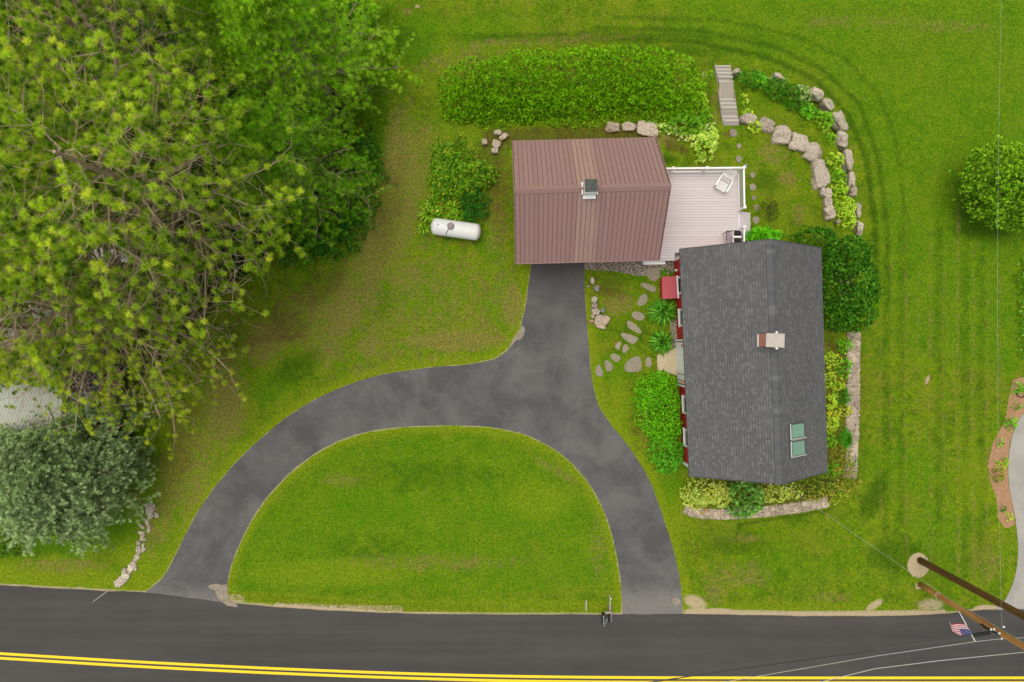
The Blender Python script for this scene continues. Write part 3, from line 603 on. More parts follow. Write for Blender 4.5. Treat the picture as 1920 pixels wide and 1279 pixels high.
# skylights
def sk(pxa, pya, z): return P(pxa, pya, z)
for (q, hl) in (([(1482,795),(1509,791),(1511,820),(1483,824)], 0), ([(1483,828),(1510,823),(1512,852),(1484,858)], 1)):
    pts = []
    for (a, b) in q:
        z = 4.9
        for _ in range(6):
            x, y, _z = P(a, b, z+.12); 
            v_ = (TL[1]-y)/11.9; xr = RT[0]*(1-v_)+RB[0]*v_; xe = TR[0]*(1-v_)+BR[0]*v_; z = HR-(HR-HE)*(x-xr)/(xe-xr)
        pts.append((x, y, z+.12))
    m = MB(); m.slab(pts[::-1] , .2); s_ = m.build('skylight', M['dgrey'], HT)
    cxy = np.mean(np.array(pts), 0); inner = [tuple(cxy+(np.array(p)-cxy)*np.array([.82, .84, .82])+np.array([0, 0, .012])) for p in pts]
    m = MB(); m.slab(inner[::-1], .01); m.build('pane', M['skyglass'], s_)
    for idx in ((0, 3), (2, 3)):
        m = MB(); a_, b_ = np.array(pts[idx[0]]), np.array(pts[idx[1]]); m.bar(a_+[0,0,.012], b_+[0,0,.012], .06, .03); m.build('frame', M['lgrey'], s_)
m = MB(); c0 = P(1484, 826.3, 5.15); c1 = P(1507, 822, 4.6)
m.bar((c0[0], c0[1], 5.17), (c1[0], c1[1], 4.62), .05, .03); m.build('skylight_flashing', M['dome'], HT)

# red lidded bulkhead beside the house
q = [P(1241,519,.8), P(1268.5,517.5,1.02), P(1271,559,1.02), P(1242,561,.8)]
BT = thing('bulkhead', 'small red hatch with a pink red lid built against the red house wall', 'bulkhead', (np.mean([p[0] for p in q]), np.mean([p[1] for p in q]), 0))
m = MB(); cq = np.mean(np.array(q), 0)
inn = [tuple(cq+(np.array(p)-cq)*.86) for p in q]; inn = [(p[0], p[1], p[2]-.04) for p in inn]
v = [(p[0], p[1], -.02) for p in inn]+inn; m.add(v, [(0,1,5,4),(1,2,6,5),(2,3,7,6),(3,0,4,7),(4,5,6,7)]); m.build('body', M['red'], BT)
m = MB(); m.slab(q[::-1], .05); 
m.build('lid', M['redlid'], BT)
m = MB(); m.bar((q[1][0]+.02, q[1][1]+.02, 1.05), (q[2][0]+.02, q[2][1]-.02, 1.05), .07, .05); m.build('trim_board', M['white'], BT)

# ------------------------------------------------------------------ deck
DZ = .55
DT = thing('deck', 'pale board deck with white railings filling the corner between garage and house', 'deck', (10, 7, 0))
m = MB(); x0, y = 7.25, 9.50; i = 0
while y > 4.62:
    xr = 12.70 if y > 4.95 else 9.12; xl = 7.35+.02
    t = random.uniform(-.04, .04); m.col = tuple(np.array(s2l((194, 187, 184)))*(1+t))
    m.slab([(xl, y, DZ), (xl, y-.142, DZ), (xr, y-.142, DZ), (xr, y, DZ)], .03); y -= .152
m.build('deck_boards', M['vc'], DT)
m = MB(); m.box((10.02, 7.05, DZ-.16), (5.3, 4.8, .2)); m.build('joists', M['dgrey'], DT)
for a_, b_ in (((7.4, 9.525, DZ-.16), (12.74, 9.525, DZ-.16)), ((12.73, 9.50, DZ-.16), (12.73, 4.95, DZ-.16)), ((7.4, 4.56, DZ-.14), (9.12, 4.56, DZ-.14))):
    m = MB(); m.bar(a_, b_, .04, .26); m.build('skirt', M['white'], DT)
def rail(a, b, n_b, posts, name='railing'):
    """posts: fractions along a-b"""
    a = np.array(a); b = np.array(b); m = MB(); zt = DZ+.95
    m.bar((*a, zt), (*b, zt), .085, .05); o = m.build(name, M['white'], DT); m = MB(); m.bar((*a, DZ+.09), (*b, DZ+.09), .07, .06); m.build('bottom_rail', M['white'], o)
    m = MB()
    for i in range(n_b):
        p = a+(b-a)*(i+.7)/(n_b+.4); m.box((p[0], p[1], DZ+.52), (.038, .038, .84))
    m.build('balusters', M['white'], o)
    for f in posts:
        p = a+(b-a)*f; m = MB(); m.box((p[0], p[1], DZ+.5), (.105, .105, 1.0)); m.box((p[0], p[1], DZ+1.03), (.15, .15, .05))
        b_ = m.add([(p[0]-.06, p[1]-.06, DZ+1.056), (p[0]+.06, p[1]-.06, DZ+1.056), (p[0]+.06, p[1]+.06, DZ+1.056), (p[0]-.06, p[1]+.06, DZ+1.056), (p[0], p[1], DZ+1.10)], [(0,1,4),(1,2,4),(2,3,4),(3,0,4)])
        m.box((p[0], p[1], DZ+.03), (.15, .15, .05)); m.build('post', M['white'], o)
rail((7.5, 9.42), (12.66, 9.47), 38, (.25, .61, 1.0))
rail((12.66, 9.45), (12.70, 7.30), 18, (1.0,))
rail((12.68, 6.22), (12.68, 4.98), 10, (0.0,))
for k in range(3):
    m = MB(); xx = 12.76+k*.24; m.col = tuple(np.array(s2l((188, 181, 178)))*(.95-.05*k)); z_ = DZ-.13*(k+1)
    m.slab([(xx, 7.27, z_), (xx, 6.02-.08*(k > 0), z_), (xx+.25, 6.02-.08*(k > 0), z_), (xx+.25, 7.27, z_)], .035); m.slab([(xx+.22, 7.26, z_-.036), (xx+.22, 6.0, z_-.036), (xx+.235, 6.0, z_-.036), (xx+.235, 7.26, z_-.036)], z_-.04)
    m.build('stair_tread', M['vc'], DT)
# front step of the deck
m = MB(); c = P(1227, 491.5, .3); m.slab([(c[0]-.62, c[1]+.13, .3), (c[0]-.62, c[1]-.14, .3), (c[0]+.62, c[1]-.12, .3), (c[0]+.62, c[1]+.15, .3)], .28); m.build('front_step', M['white'], DT)

# adirondack chair
def frame2(loc, rz):
    c_, s_ = math.cos(rz), math.sin(rz)
    return lambda x, y, z: (loc[0]+x*c_-y*s_, loc[1]+x*s_+y*c_, loc[2]+z)
cl = P(1357, 343, DZ+.3); cl = (cl[0], cl[1], DZ)
F = frame2(cl, math.radians(-31))          # local -y is the front of the chair
A = thing('adirondack_chair', 'white slatted reclining garden chair in the railed corner of the deck', 'garden chair', cl)
m = MB()
for i in range(6):
    y = -.42+i*.085; z = .38-.012*i; m.bar(F(-.27, y, z), F(.27, y, z), .05, .022)
m.bar(F(-.27, -.47, .33), F(.27, -.47, .33), .02, .09, ); m.build('seat', M['white'], A)
m = MB()
for i in range(6):
    x = -.23+i*.092; m.bar(F(x*.85, .10, .32), F(x*1.2, .62, 1.0-.018*(i-2.5)**2), .05, .02, up=(0, 0, 1))
m.bar(F(-.25, .27, .60), F(.25, .27, .60), .03, .06); m.build('backrest', M['white'], A)
for sg in (-1, 1):
    m = MB(); m.slab([F(sg*.31, -.42, .58), F(sg*.40, -.42, .58), F(sg*.39, .05, .58), F(sg*.32, .38, .57), F(sg*.29, .38, .57), F(sg*.31, 0, .58)][::sg], .025); m.build('armrest', M['white'], A)
    for y in (-.36, ):
        m = MB(); m.bar(F(sg*.31, y, 0), F(sg*.31, y, .56), .09, .03); m.build('leg', M['white'], A)
    m = MB(); m.bar(F(sg*.27, -.46, .34), F(sg*.27, .55, .02), .03, .1); m.build('leg', M['white'], A)
m = MB()
for i in range(5): m.bar(F(-.22+i*.11, .50, .06), F(-.2+i*.1, .62, .04), .05, .02)
m.build('footrest', M['white'], A)
# gas grill by the rail
gl = P(1374, 446, DZ+.5); gl = (gl[0]-.02, gl[1]+.02, DZ); F = frame2(gl, 0)
A = thing('gas_grill', 'black and white barbecue grill standing between the deck rail and the grey roof', 'grill', gl)
m = MB()
hood = []
for i in range(7):
    t = PI*i/6; hood.append((.0, .22*math.cos(t), .92+.18*math.sin(t)))
for (ya, yb, nm) in ((.03, .33, 0), (-.40, -.08, 1)):
    vs = []; 
    for x in (-.02, .34):
        for i in range(7):
            t = PI*i/6; vs.append(F(x, (ya+yb)/2+(yb-ya)/2*math.cos(t), .80+.16*math.sin(t)))
    m.add(vs, [(i, i+1, i+8, i+7) for i in range(6)]+[tuple(range(6, -1, -1)), tuple(range(7, 14))])
m.build('hood', M['black'], A)
m = MB(); m.box(F(.16, -.03, .70), (.44, .86, .16)); m.bar(F(-.08, -.025, .9), F(.36, -.025, .9), .09, .04); m.build('firebox', M['white'], A)
m = MB(); m.box(F(-.30, -.05, .78), (.22, .66, .03)); m.build('side_shelf', M['dome'], A)
m = MB(); m.bar(F(-.44, .30, .80), F(-.10, .30, .80), .05, .05); m.bar(F(-.42, .30, .80), F(-.42, -.2, .80), .03, .03); m.bar(F(-.12, .33, .84), F(.28, .37, .86), .025, .025); m.build('handle', M['black'], A)
for x in (-.38, .34):
    for y in (-.36, .27):
        m = MB(); m.bar(F(x, y, 0), F(x, y, .78), .035, .035); m.build('leg', M['dgrey'], A)

# ------------------------------------------------------------------ propane tank
a = P(817, 424, .75); b = P(892, 434.5, .75); a = np.array(a); b = np.array(b); d = (b-a); L = np.linalg.norm(d); d /= L
A = thing('propane_tank', 'white cylindrical propane tank with a grey dome lying on the lawn', 'gas tank', ((a+b)[0]/2, (a+b)[1]/2, 0))
R_ = .47; m = MB(); pts = []; rs = []
for k in range(7): t = k/6*PI/2; pts.append(a+d*(-R_*.62*math.cos(t)+.0)); rs.append(max(.02, R_*math.sin(t)))
for k in range(1, 7): t = k/6*PI/2; pts.append(b+d*(R_*.62*math.sin(t))); rs.append(max(.02, R_*math.cos(t)))
pts.insert(7, b.copy()); rs.insert(7, R_)
m.tube([(p[0], p[1], .62) for p in pts], rs, 28); m.build('body', M['tank'], A, smooth=True)
mid = (a+b)/2; dm = mid-d*.25+np.array([0, .06, 0])
m = MB(); m.tube([(dm[0], dm[1], 1.02), (dm[0], dm[1], 1.2), (dm[0], dm[1], 1.25), (dm[0], dm[1], 1.27)], [.19, .19, .15, .02], 16); m.build('valve_dome', M['dome'], A)
m = MB(); m.tube([(dm[0]-.1, dm[1]-.13, 1.13), (dm[0]-.22, dm[1]-.3, 1.04), (dm[0]-.28, dm[1]-.42, .9), (dm[0]-.33, dm[1]-.55, .4), (dm[0]-.33, dm[1]-.56, 0)], .018, 6); m.build('pipe', M['dgrey'], A)
m = MB(); p = mid-d*.95+np.array([0, .05, 0]); m.tube([(p[0], p[1], 1.07), (p[0], p[1], 1.12)], .05, 10); m.build('fitting', M['grate'], A); m = MB(); p = mid+d*.2; m.tube([(p[0]+.1, p[1]-.03, 1.07), (p[0]+.22, p[1]-.06, 1.075)], .012, 5); m.build('fitting', M['grate'], A)
for t in (-.85, .85):
    p = mid+d*t; m = MB(); m.box((p[0], p[1], .1), (.2, .8, .22), math.atan2(d[1], d[0])); m.build('cradle', M['concrete'], A)

# ------------------------------------------------------------------ garden stairs
A = thing('garden_stairs', 'weathered grey wooden garden stairs dropping from the patio to the lower lawn', 'stairs', (12.45, 12.3, 0))
OX, OY, SS = 1320, 110, 9.14
steps = [(1050,1148,330,605,0.0),(985,1047,322,588,-.17),(828,982,300,566,-.34),(758,826,280,546,-.51),(690,756,265,526,-.68),(382,688,240,510,-.85),(302,380,220,470,-1.02),(240,300,205,456,-1.2),(178,238,195,445,-1.37),(120,176,210,430,-1.54)]
for i, (ya, yb, xa, xb, z) in enumerate(steps):
    z += .03; m = MB(); p0 = P(OX+xa/SS, OY+yb/SS, z); p1 = P(OX+xb/SS, OY+ya/SS, z); W_ = p1[1]-p0[1]
    nb = max(1, round(W_/.16)); cxx = 12.44
    m.col = tuple(np.array(s2l((150, 140, 126)))*random.uniform(.92, 1.1))
    if i == 5:
        for k in range(5): m.slab([(cxx-.42+k*.168, p0[1], z), (cxx-.42+k*.168+.16, p0[1], z), (cxx-.42+k*.168+.16, p1[1], z), (cxx-.42+k*.168, p1[1], z)], .04)
    else:
        for k in range(nb):
            ya_, yb_ = p0[1]+k*W_/nb, p0[1]+(k+1)*W_/nb-.012; m.col = tuple(np.array(s2l((140, 132, 120)))*random.uniform(.88, 1.1)); m.slab([(cxx-.43, ya_, z), (cxx+.43, ya_, z), (cxx+.43, yb_, z), (cxx-.43, yb_, z)], .04)
    m.col = tuple(np.array(s2l((182, 176, 162)))); m.slab([(cxx-.44, p1[1]-.05, z+.012), (cxx+.44, p1[1]-.05, z+.012), (cxx+.44, p1[1]+.01, z+.012), (cxx-.44, p1[1]+.01, z+.012)], .17)
    m.build('tread', M['vc'], A)
for x in (12.44-.45, 12.44+.45):
    m = MB(); m.col = s2l((150, 142, 126)); m.bar((x, 12.3, -.12), (x, 16.35, -1.66), .04, .22); m.build('stringer', M['vc'], A)

# ------------------------------------------------------------------ stepping stones
def flat_stone(pts, label, group, t=.05, mat='stepst', sc=1.0, tint=(1,1,1), cat='stepping stone', name='stepping_stone', dz=.03):
    c = (sum(p[0] for p in pts)/len(pts), sum(p[1] for p in pts)/len(pts)); w_ = G(*c, 0)
    ring = catmull([P(*p, w_[2])[:2] for p in pts], 3, closed=True); m = MB(); m.col = tint; n = len(ring)
    ctr = np.array([w_[0], w_[1]])
    lay = [(1.0, -.04), (1.0, dz*.6), (.93, dz)]; vs = []
    for k, z in lay:
        for r in ring: q = ctr+(np.array(r)-ctr)*k; vs.append((q[0], q[1], w_[2]+z+.006*mnoise.noise(Vector((q[0]*4, q[1]*4, 0)))))
    vs.append((ctr[0], ctr[1], w_[2]+dz)); fs = []
    for l in range(2): fs += [(l*n+i, l*n+(i+1) % n, (l+1)*n+(i+1) % n, (l+1)*n+i) for i in range(n)]
    fs += [(2*n+i, 2*n+(i+1) % n, 3*n) for i in range(n)]; m.add(vs, fs)
    o = m.build(name, M[mat], loc=w_); me = o.data
    tag(o, label, cat, group)
    if me.polygons[-1].normal.z < 0: me.flip_normals()
    return o
def zz_(l, s=4.92, ox=1080, oy=460): return [(ox+x/s, oy+y/s) for x, y in l]
GP = 'stepping stones of the front garden path'
for pts, lab in [
 ([(635,215),(800,215),(775,290),(722,332),(672,305)], 'broad grey slab at the path head beside the gravel strip'),
 ([(598,372),(622,345),(735,385),(716,436)], 'oblong stepping stone just below the slab by the gravel'),
 ([(565,520),(600,465),(640,448),(660,480),(648,530),(600,560),(572,548)], 'pear shaped stepping stone left of the red hatch'),
 ([(514,640),(540,610),(600,622),(636,658),(600,695),(540,680)], 'rounded stepping stone touching the grassy daylily leaves'),
 ([(475,702),(502,700),(560,740),(605,800),(580,812),(482,760)], 'narrow slanting stepping stone, wedge shaped toward the lower right'),
 ([(415,822),(440,808),(570,850),(555,890),(520,912),(440,862)], 'longest slanting stepping stone in the middle of the path'),
 ([(358,930),(405,884),(412,920),(390,965)], 'small diamond stepping stone, left of a small pair'),
 ([(428,950),(455,910),(490,955),(440,996)], 'small triangular stepping stone, right of a small pair'),
 ([(315,1030),(350,995),(405,1030),(410,1050),(370,1078)], 'grey rounded stepping stone below the small pair'),
 ([(265,1070),(290,1060),(340,1110),(330,1150),(290,1165),(270,1130)], 'second stepping stone from the driveway end of the path'),
 ([(178,1150),(210,1095),(245,1160),(248,1205),(190,1200)], 'pale stepping stone nearest the driveway edge'),
 ([(448,1130),(462,1080),(540,1025),(590,1035),(605,1100),(590,1160),(470,1168)], 'largest fan shaped flagstone in front of the round bush'),
 ([(643,1045),(690,1038),(697,1110),(650,1122)], 'small oblong stone between the big flagstone and the porch'),
 ]:
    flat_stone(zz_(pts), lab, GP, tint=tuple([random.uniform(.88, 1.08)]*3))
for i, (q, lab) in enumerate([([(748,1018),(800,1018),(806,1142),(758,1158)], 'pinkish kerb slab along the outer edge of the porch landing'), ([(812,1000),(885,960),(935,950),(942,1050),(948,1192),(880,1185),(812,1150)], 'tan concrete landing slab at the white front entry')]):
    flat_stone(zz_(q), lab, None, mat='slab', cat='porch slab', name='porch_slab', dz=.06, tint=(1,1,1))
for x, y, r, lab in ((283,562,30,'squarish stepping stone at the foot of the wooden stairs'),(322,652,16,'small grey stepping stone, second below the wooden stairs'),(320,745,21,'pinkish flat stone just outside the top deck railing'),(368,795,15,'small brown stone beside the deck corner post'),(418,858,19,'round pebbled stepping stone level with the deck chair back'),(418,943,22,'heart shaped grey stepping stone beside the deck railing'),(425,1020,15,'smallest round grey stepping stone beside the deck railing'),(445,1087,19,'round grey stepping stone left of the dark low shrub'),(440,1175,24,'worn stepping stone beside the deck side steps')):
    n = 4 if r == 30 else 8; st = random.uniform(.8, 1)
    flat_stone([(1300+(x+r*1.0*random.uniform(.85, 1.15)*math.cos(t+.8))/3.761, 100+(y+r*1.15*random.uniform(.85, 1.15)*math.sin(t+.8))/3.761) for t in np.arange(n)*2*PI/n], lab, 'stepping stones around the deck', tint=(st, st, st))

# ------------------------------------------------------------------ boulders
def boulder(px, py, rx, ry, hh, rot, label, group, tint=(1,1,1), name='boulder', cat='boulder', seed=None, sink=.35):
    w_ = G(px, py, 0); top = .0
    zc = max(w_[2], min(0, w_[2]+hh))
    s = (1-(zc+hh*.3)/H)/K; c = P(px, py, zc)
    zb = min(z1(c[0], c[1]), z1(c[0]+rx/K, c[1]), z1(c[0], c[1]+ry/K))
    m = MB(); m.col = tint; hh2 = (zc-zb)*.5+hh*.5+.1
    m.rock((c[0], c[1], zb+hh2*.75), (rx*s, ry*s, hh2), seed if seed is not None else px*.13, math.radians(-rot), 3)
    return tag(m.build(name, M['rock'], loc=(c[0], c[1], zb)), label, cat, group)
def Z3(x, y): return (1300+x/3.761, 100+y/3.761)
GI = 'boulders of the inner retaining wall'
for x, y, rx, ry, rot, lab, t in ((380,470,50,33,10,'flat pinkish boulder beside the foot of the stairs, first of the inner wall',1.02),(508,515,58,40,25,'dark grey low boulder, second of the inner wall',.82),(612,582,58,58,0,'rounded boulder, third of the inner wall from the stairs',.98),(735,632,62,60,10,'pale speckled boulder in the middle of the inner wall',1.08),(828,710,62,58,35,'pinkish brown boulder, right after the pale speckled one',.98),(888,855,52,100,-5,'largest long boulder of the inner wall',1.0),(938,993,24,32,0,'small whitish stone under the largest boulder of the inner wall',1.15),(938,1058,26,34,0,'small grey stone, next to last in the inner wall',.92),(945,1132,32,46,-15,'tan boulder at the lower end of the inner wall',1.02),(1008,1190,11,13,0,'tiny grey stone below the end of the inner wall',.9),(905,985,22,30,0,'low brownish stone at the left foot of the inner wall',.95)):
    p = Z3(x, y); boulder(p[0], p[1], rx/3.761*1.15, ry/3.761*1.15, .5 if rx > 30 else .3, rot, lab, GI, (t, t*.985, t*.96))
GO = 'boulders of the outer retaining wall'
for x, y, rx, ry, rot, lab, t in ((300,138,26,18,0,'low pale stone just right of the top of the stairs',1.08),(597,178,42,18,30,'sandy stone peeking out above the leafy green bank',1.1),(858,292,50,28,35,'white topped boulder at the upper bend of the outer wall',1.18),(938,372,44,26,45,'narrow tan boulder, second visible of the outer wall',1.02),(1028,485,38,75,-25,'big brown boulder at the upper right of the outer wall',.98),(1040,615,36,55,0,'pinkish grey upright boulder, below the big brown one',1.02),(1080,755,27,72,-8,'long narrow brown boulder right of the round lime hosta',1.0),(1106,890,24,56,-5,'tan boulder between two lime hostas and the lawn',1.05),(1115,982,26,32,0,'smooth grey stone in the outer wall below the tan boulder',.9),(1152,1110,14,50,0,'thin stone sliver behind the twin lime hostas',1.0),(1165,1232,20,50,-5,'whitish stone at the lower end of the outer wall',1.12)):
    p = Z3(x, y); boulder(p[0], p[1], rx/3.761*1.15, ry/3.761*1.13, .45 if rx > 25 else .32, rot, lab, GO, (t, t*.985, t*.96))
GD = 'rocks edging the driveway corner'
for x, y, rx, ry, lab, t in ((148,328,17,28,'whitish rock at the top of the rock row by the driveway',(1.12,1.12,1.08)),(186,398,24,26,'bluish dark rock, second down the rock row',(.62,.66,.72)),(165,505,24,28,'light grey rock in the middle of the rock row',(.98,.98,.98)),(166,560,24,22,'purplish dark rock under the light grey one',(.72,.62,.64)),(178,612,36,30,'pale grey wide rock, above the angular ones',(.95,.93,.92)),(150,655,16,15,'small cream rock left of the angular rocks',(1.1,1.05,.95)),(241,600,17,20,'small teal painted rock in the grass',(.45,.62,.55)),(206,692,36,48,'angular dark veined rock at the bottom cluster',(.9,.85,.78)),(266,690,36,42,'angular pinkish rock on the right of the bottom cluster',(1.02,.9,.8)),(222,745,44,24,'lowest flat tan rock of the rock row',(1.02,.92,.8)),(140,702,18,16,'small orange tan rock at the driveway edge',(1.0,.8,.55)),(112,382,8,8,'tiny white stone between rock row and driveway',(1.2,1.2,1.1))):
    p = (1080+x/4.92, 460+y/4.92); boulder(p[0], p[1], rx/4.92*1.15, ry/4.92*1.15, .22, random.uniform(-20, 20), lab, GD, t, 'rock', 'rock')
GB = 'rocks behind the garage'
for px, py, rx, ry, lab, t, rot in ((1213,243,22,14,'large pinkish rock above the right end of the garage roof',1.08,5),(1178,240,14,9,'tan rock left of the large pinkish one',1.0,0),(1148,240,13,9,'brownish rock at the lower edge of the hedge',.9,0),(930,272,9,8,'pale squared rock at the left garage corner',1.1,20),(944,258,10,5,'long cut stone lying beside the squared rock',1.1,-35),(928,284,7,6,'small rock under the squared rock',1.0,0),(909,268,6,6,'round flat stone left of the squared rock',1.0,0),(934,250,8,6,'half hidden stone at the hedge corner',1.05,0)):
    boulder(px, py, rx, ry, .22, rot, lab, GB, (t, t*.95, t*.9), 'rock', 'rock')

# ------------------------------------------------------------------ dry stone walls
def drywall(name, label, line_, wpx, hh, inner_sign=1):
    pts = [np.array(P(*q)[:2]) for q in catmull(line_, 6)]; c = pts[len(pts)//2]
    m = MB(); L = 0; segs = []
    for a, b in zip(pts[:-1], pts[1:]): segs.append((a, b, L)); L += np.linalg.norm(b-a)
    W = wpx/K; s = 0
    def at(s):
        for a, b, l0 in segs:
            ll = np.linalg.norm(b-a)
            if s <= l0+ll: t = (s-l0)/ll; return a+(b-a)*t, (b-a)/ll
        return pts[-1], (segs[-1][1]-segs[-1][0])/np.linalg.norm(segs[-1][1]-segs[-1][0])
    k = 0
    while s < L:
        ln = random.uniform(.14, .42); p, d = at(min(s+ln/2, L)); nrm = np.array([-d[1], d[0]]); rzz = math.atan2(d[1], d[0])
        nrow = random.choice((2, 3, 4)); edges = [-.5]+sorted(random.uniform(-.35, .35) for _ in range(nrow-1))+[.5]
        for e0, e1 in zip(edges[:-1], edges[1:]):
            if e1-e0 < .08: continue
            q = p+nrm*(e0+e1)/2*W; zb = z1(*(q+nrm*0)); t = random.uniform(.68, 1.12); m.col = (t, t*.95, t*.88)
            zt = hh+random.uniform(-.025, .025); m.rock((q[0], q[1], zt-.12), (ln*.62, (e1-e0)*W*.66, .13), k*1.7, rzz+random.uniform(-.25, .25), 2, .2)
            k += 1
        for sg in (-1, 1):
            z = hh-.3
            q = p+nrm*sg*(W*.42); zb = z1(*(q+nrm*sg*.25))-.1
            while z > zb:
                m.rock((q[0], q[1], z), (ln*.56, .16, .14), k*1.3+z, rzz, 1, .18); z -= .22; k += 1
        s += ln*.95
    o = m.build(name, M['rock'], loc=(c[0], c[1], z1(c[0], c[1]))); return tag(o, label, 'stone wall')
drywall('stone_wall', 'long straight dry stone wall between the side flower bed and the right lawn', [(1601,622),(1600,680),(1599,760),(1597,820),(1594,893)], 23, .12)
drywall('stone_wall', 'curved low stone wall in front of the flower bed at the front gable', [(1284,953),(1305,961),(1350,964),(1400,962),(1450,957),(1500,951),(1548,941)], 19, .12)
A = thing('stone_row', 'line of small loose stones half sunk in grass by the left drive', 'stone row', G(255, 1020))
random.seed(5)
for t in np.linspace(0, 1, 34):
    cpx = catmull([(284,946),(287,965),(274,990),(268,1010),(262,1035),(252,1058),(238,1075)], 10); q = cpx[int(t*(len(cpx)-1))]
    p = G(q[0]+random.uniform(-7, 7), q[1]+random.uniform(-3, 3)); m = MB(); tt = random.uniform(.8, 1.15); m.col = (tt, tt, tt*.95)
    m.rock((p[0], p[1], .03), (random.uniform(.09, .2), random.uniform(.08, .15), .1), t*31, random.uniform(0, 3)); m.build('stone', M['rock'], A)
for (px, py, rx, ry, rot, tt) in ((248,1063,6,6,0,1.35),(238,1078,7,6,20,1.35),(236,1071,5,7,0,.95),(228,1089,14,8,-38,1.1),(283,955,7,9,0,.9)):
    p = G(px, py); m = MB(); m.col = (tt, tt, tt*.95); m.rock((p[0], p[1], .08), (rx/K*1.1, ry/K*1.1, .16), px, math.radians(-rot)); m.build('stone', M['rock'], A)

# ------------------------------------------------------------------ poles, wires, flag
def pole(px, py, r0, r1, hgt, mat, label, name='utility_pole'):
    b = G(px, py); A = thing(name, label, 'utility pole', b); m = MB()
    m.tube([(b[0], b[1], b[2]-.3+(hgt+.3)*t) for t in np.linspace(0, 1, 9)], [r0+(r1-r0)*t for t in np.linspace(0, 1, 9)], 14); m.build('pole', M[mat], A, smooth=True)
    return A, b
PAo, pa = pole(1725.5, 1051, .19, .15, 12.4, 'poledark', 'dark new wooden utility pole rising from the pale sand circle')
m = MB(); m.bar((pa[0]-1.1, pa[1]-.2, 11.6), (pa[0]+1.1, pa[1]+.2, 11.6), .1, .12); cb = m.build('crossarm', M['wood'], PAo)
for t in (-.95, 0, .95): m = MB(); m.tube([(pa[0]+t, pa[1]+t*.18, 11.66), (pa[0]+t, pa[1]+t*.18, 11.75), (pa[0]+t, pa[1]+t*.18, 11.86)], [.03, .07, .04], 8); m.build('insulator', M['white'], cb)
PBo, pb = pole(1725, 1096.5, .15, .135, 11.6, 'poleold', 'old orange brown utility pole nearest the road, carrying the flag and cables')
m = MB(); m.bar((pb[0]-1.0, pb[1]-.2, 10.9), (pb[0]+1.0, pb[1]+.2, 10.9), .1, .12); cb = m.build('crossarm', M['wood'], PBo)
for t in (-.9, 0, .9): m = MB(); m.tube([(pb[0]+t, pb[1]+t*.18, 10.96), (pb[0]+t, pb[1]+t*.18, 11.05), (pb[0]+t, pb[1]+t*.18, 11.16)], [.03, .07, .04], 8); m.build('insulator', M['white'], cb)
m = MB(); m.tube([(pb[0]+.16*math.cos(t), pb[1]+.16*math.sin(t), 1.55) for t in np.linspace(0, 2*PI, 17)], .018, 5, False); m.build('pole_band', M['wirelight'], PBo)
m = MB(); m.tube([(pb[0]+.11, pb[1]+.13, z) for z in np.linspace(3.6, 10, 6)], .02, 5); m.tube([(pb[0]+.06, pb[1]+.16, z) for z in np.linspace(4.4, 10, 6)], .012, 5); m.build('riser_cable', M['wirelight'], PBo)
m = MB(); m.tube([(pb[0]-.16, pb[1]-.06, 5.2), (pb[0]-.20, pb[1]-.08, 5.6), (pb[0]-.16, pb[1]-.04, 6.2), (pb[0]-.06, pb[1]-.08, 6.4)], .045, 8); m.build('drip_loop', M['black'], PBo)
for (px, py, z) in ((1858,1181,6.2),(1864,1180,6.2),(1828,1160,4.6),(1874,1188,6.5),(1883,1194,6.6),(1878,1198,6.5),(1882,1176,6.6)): q = P(px, py, z); m = MB(); m.tube([(q[0], q[1], z-.05), (q[0]+.05, q[1], z)], .045, 7); m.build('fitting', M['white'], PBo)
m = MB(); q0 = P(1826,1158,4.6); 
for pxy in ((1858,1181,6.2),(1874,1188,6.5),(1883,1194,6.6)): q = P(*pxy); m.bar(q, (pb[0], pb[1], pxy[2]), .025, .025)
m.build('bracket', M['grate'], PBo)
def wire(name, label, pts, r, mat, cat='cable', sag=0):
    out = []
    pts = [np.array(p) for p in pts]
    if sag and len(pts) == 2:
        for t in np.linspace(0, 1, 25): p = pts[0]*(1-t)+pts[1]*t; p = p-np.array([0, 0, 4*sag*t*(1-t)]); out.append(p)
    else: out = pts
    c = out[len(out)//2]; m = MB(); m.tube(out, r, 5); return tag(m.build(name, M[mat], loc=c), label, cat)
wire('overhead_cable', 'upper grey strand crossing the road up to the flag', [P(1140,1292,6.0), P(1250,1274,6.0), P(1640,1218.5,6.2), P(1820,1195,6.3), P(1870,1189,6.4), P(1960,1186,6.3), P(2400,1176,5.8)], .018, 'wire')
wire('overhead_cable', 'middle thin grey strand just below the flag cable', [P(1130,1318,6.0), P(1640,1230.5,6.3), P(1830,1203,6.4), P(1880,1197.5,6.5), P(1960,1194,6.3), P(2400,1190,5.8)], .012, 'wirelight')
wire('overhead_cable', 'lowest bright broken looking cable above the yellow lines', [P(1530,1281,6.2), P(1640,1254,6.5), P(1760,1239,6.7), P(1920,1223,6.9), P(2350,1195,7.2)], .016, 'wirelight')
wire('overhead_cable', 'dark wire cutting across the yellow lines at the bottom', [P(1216,1281,7.5), P(1360,1258,7.5), P(1640,1219.5,6.35)], .014, 'black')
hp = h(.5, 1.0, 5.0); wire('service_wire', 'thin service wire slanting from the front gable to the old pole', [(hp[0]+.15, hp[1]-.03, 4.9), P(1874,1188,6.5)], .004, 'wirelight', sag=.25)
wire('service_wire', 'faint straight vertical wire along the right side lawn', [P(1882,-140,6.9), P(1878.5,1178,6.5)], .0035, 'wirelight', sag=.35)
q0, q1 = P(1824,1191,6.3), P(1858,1186.5,6.35)
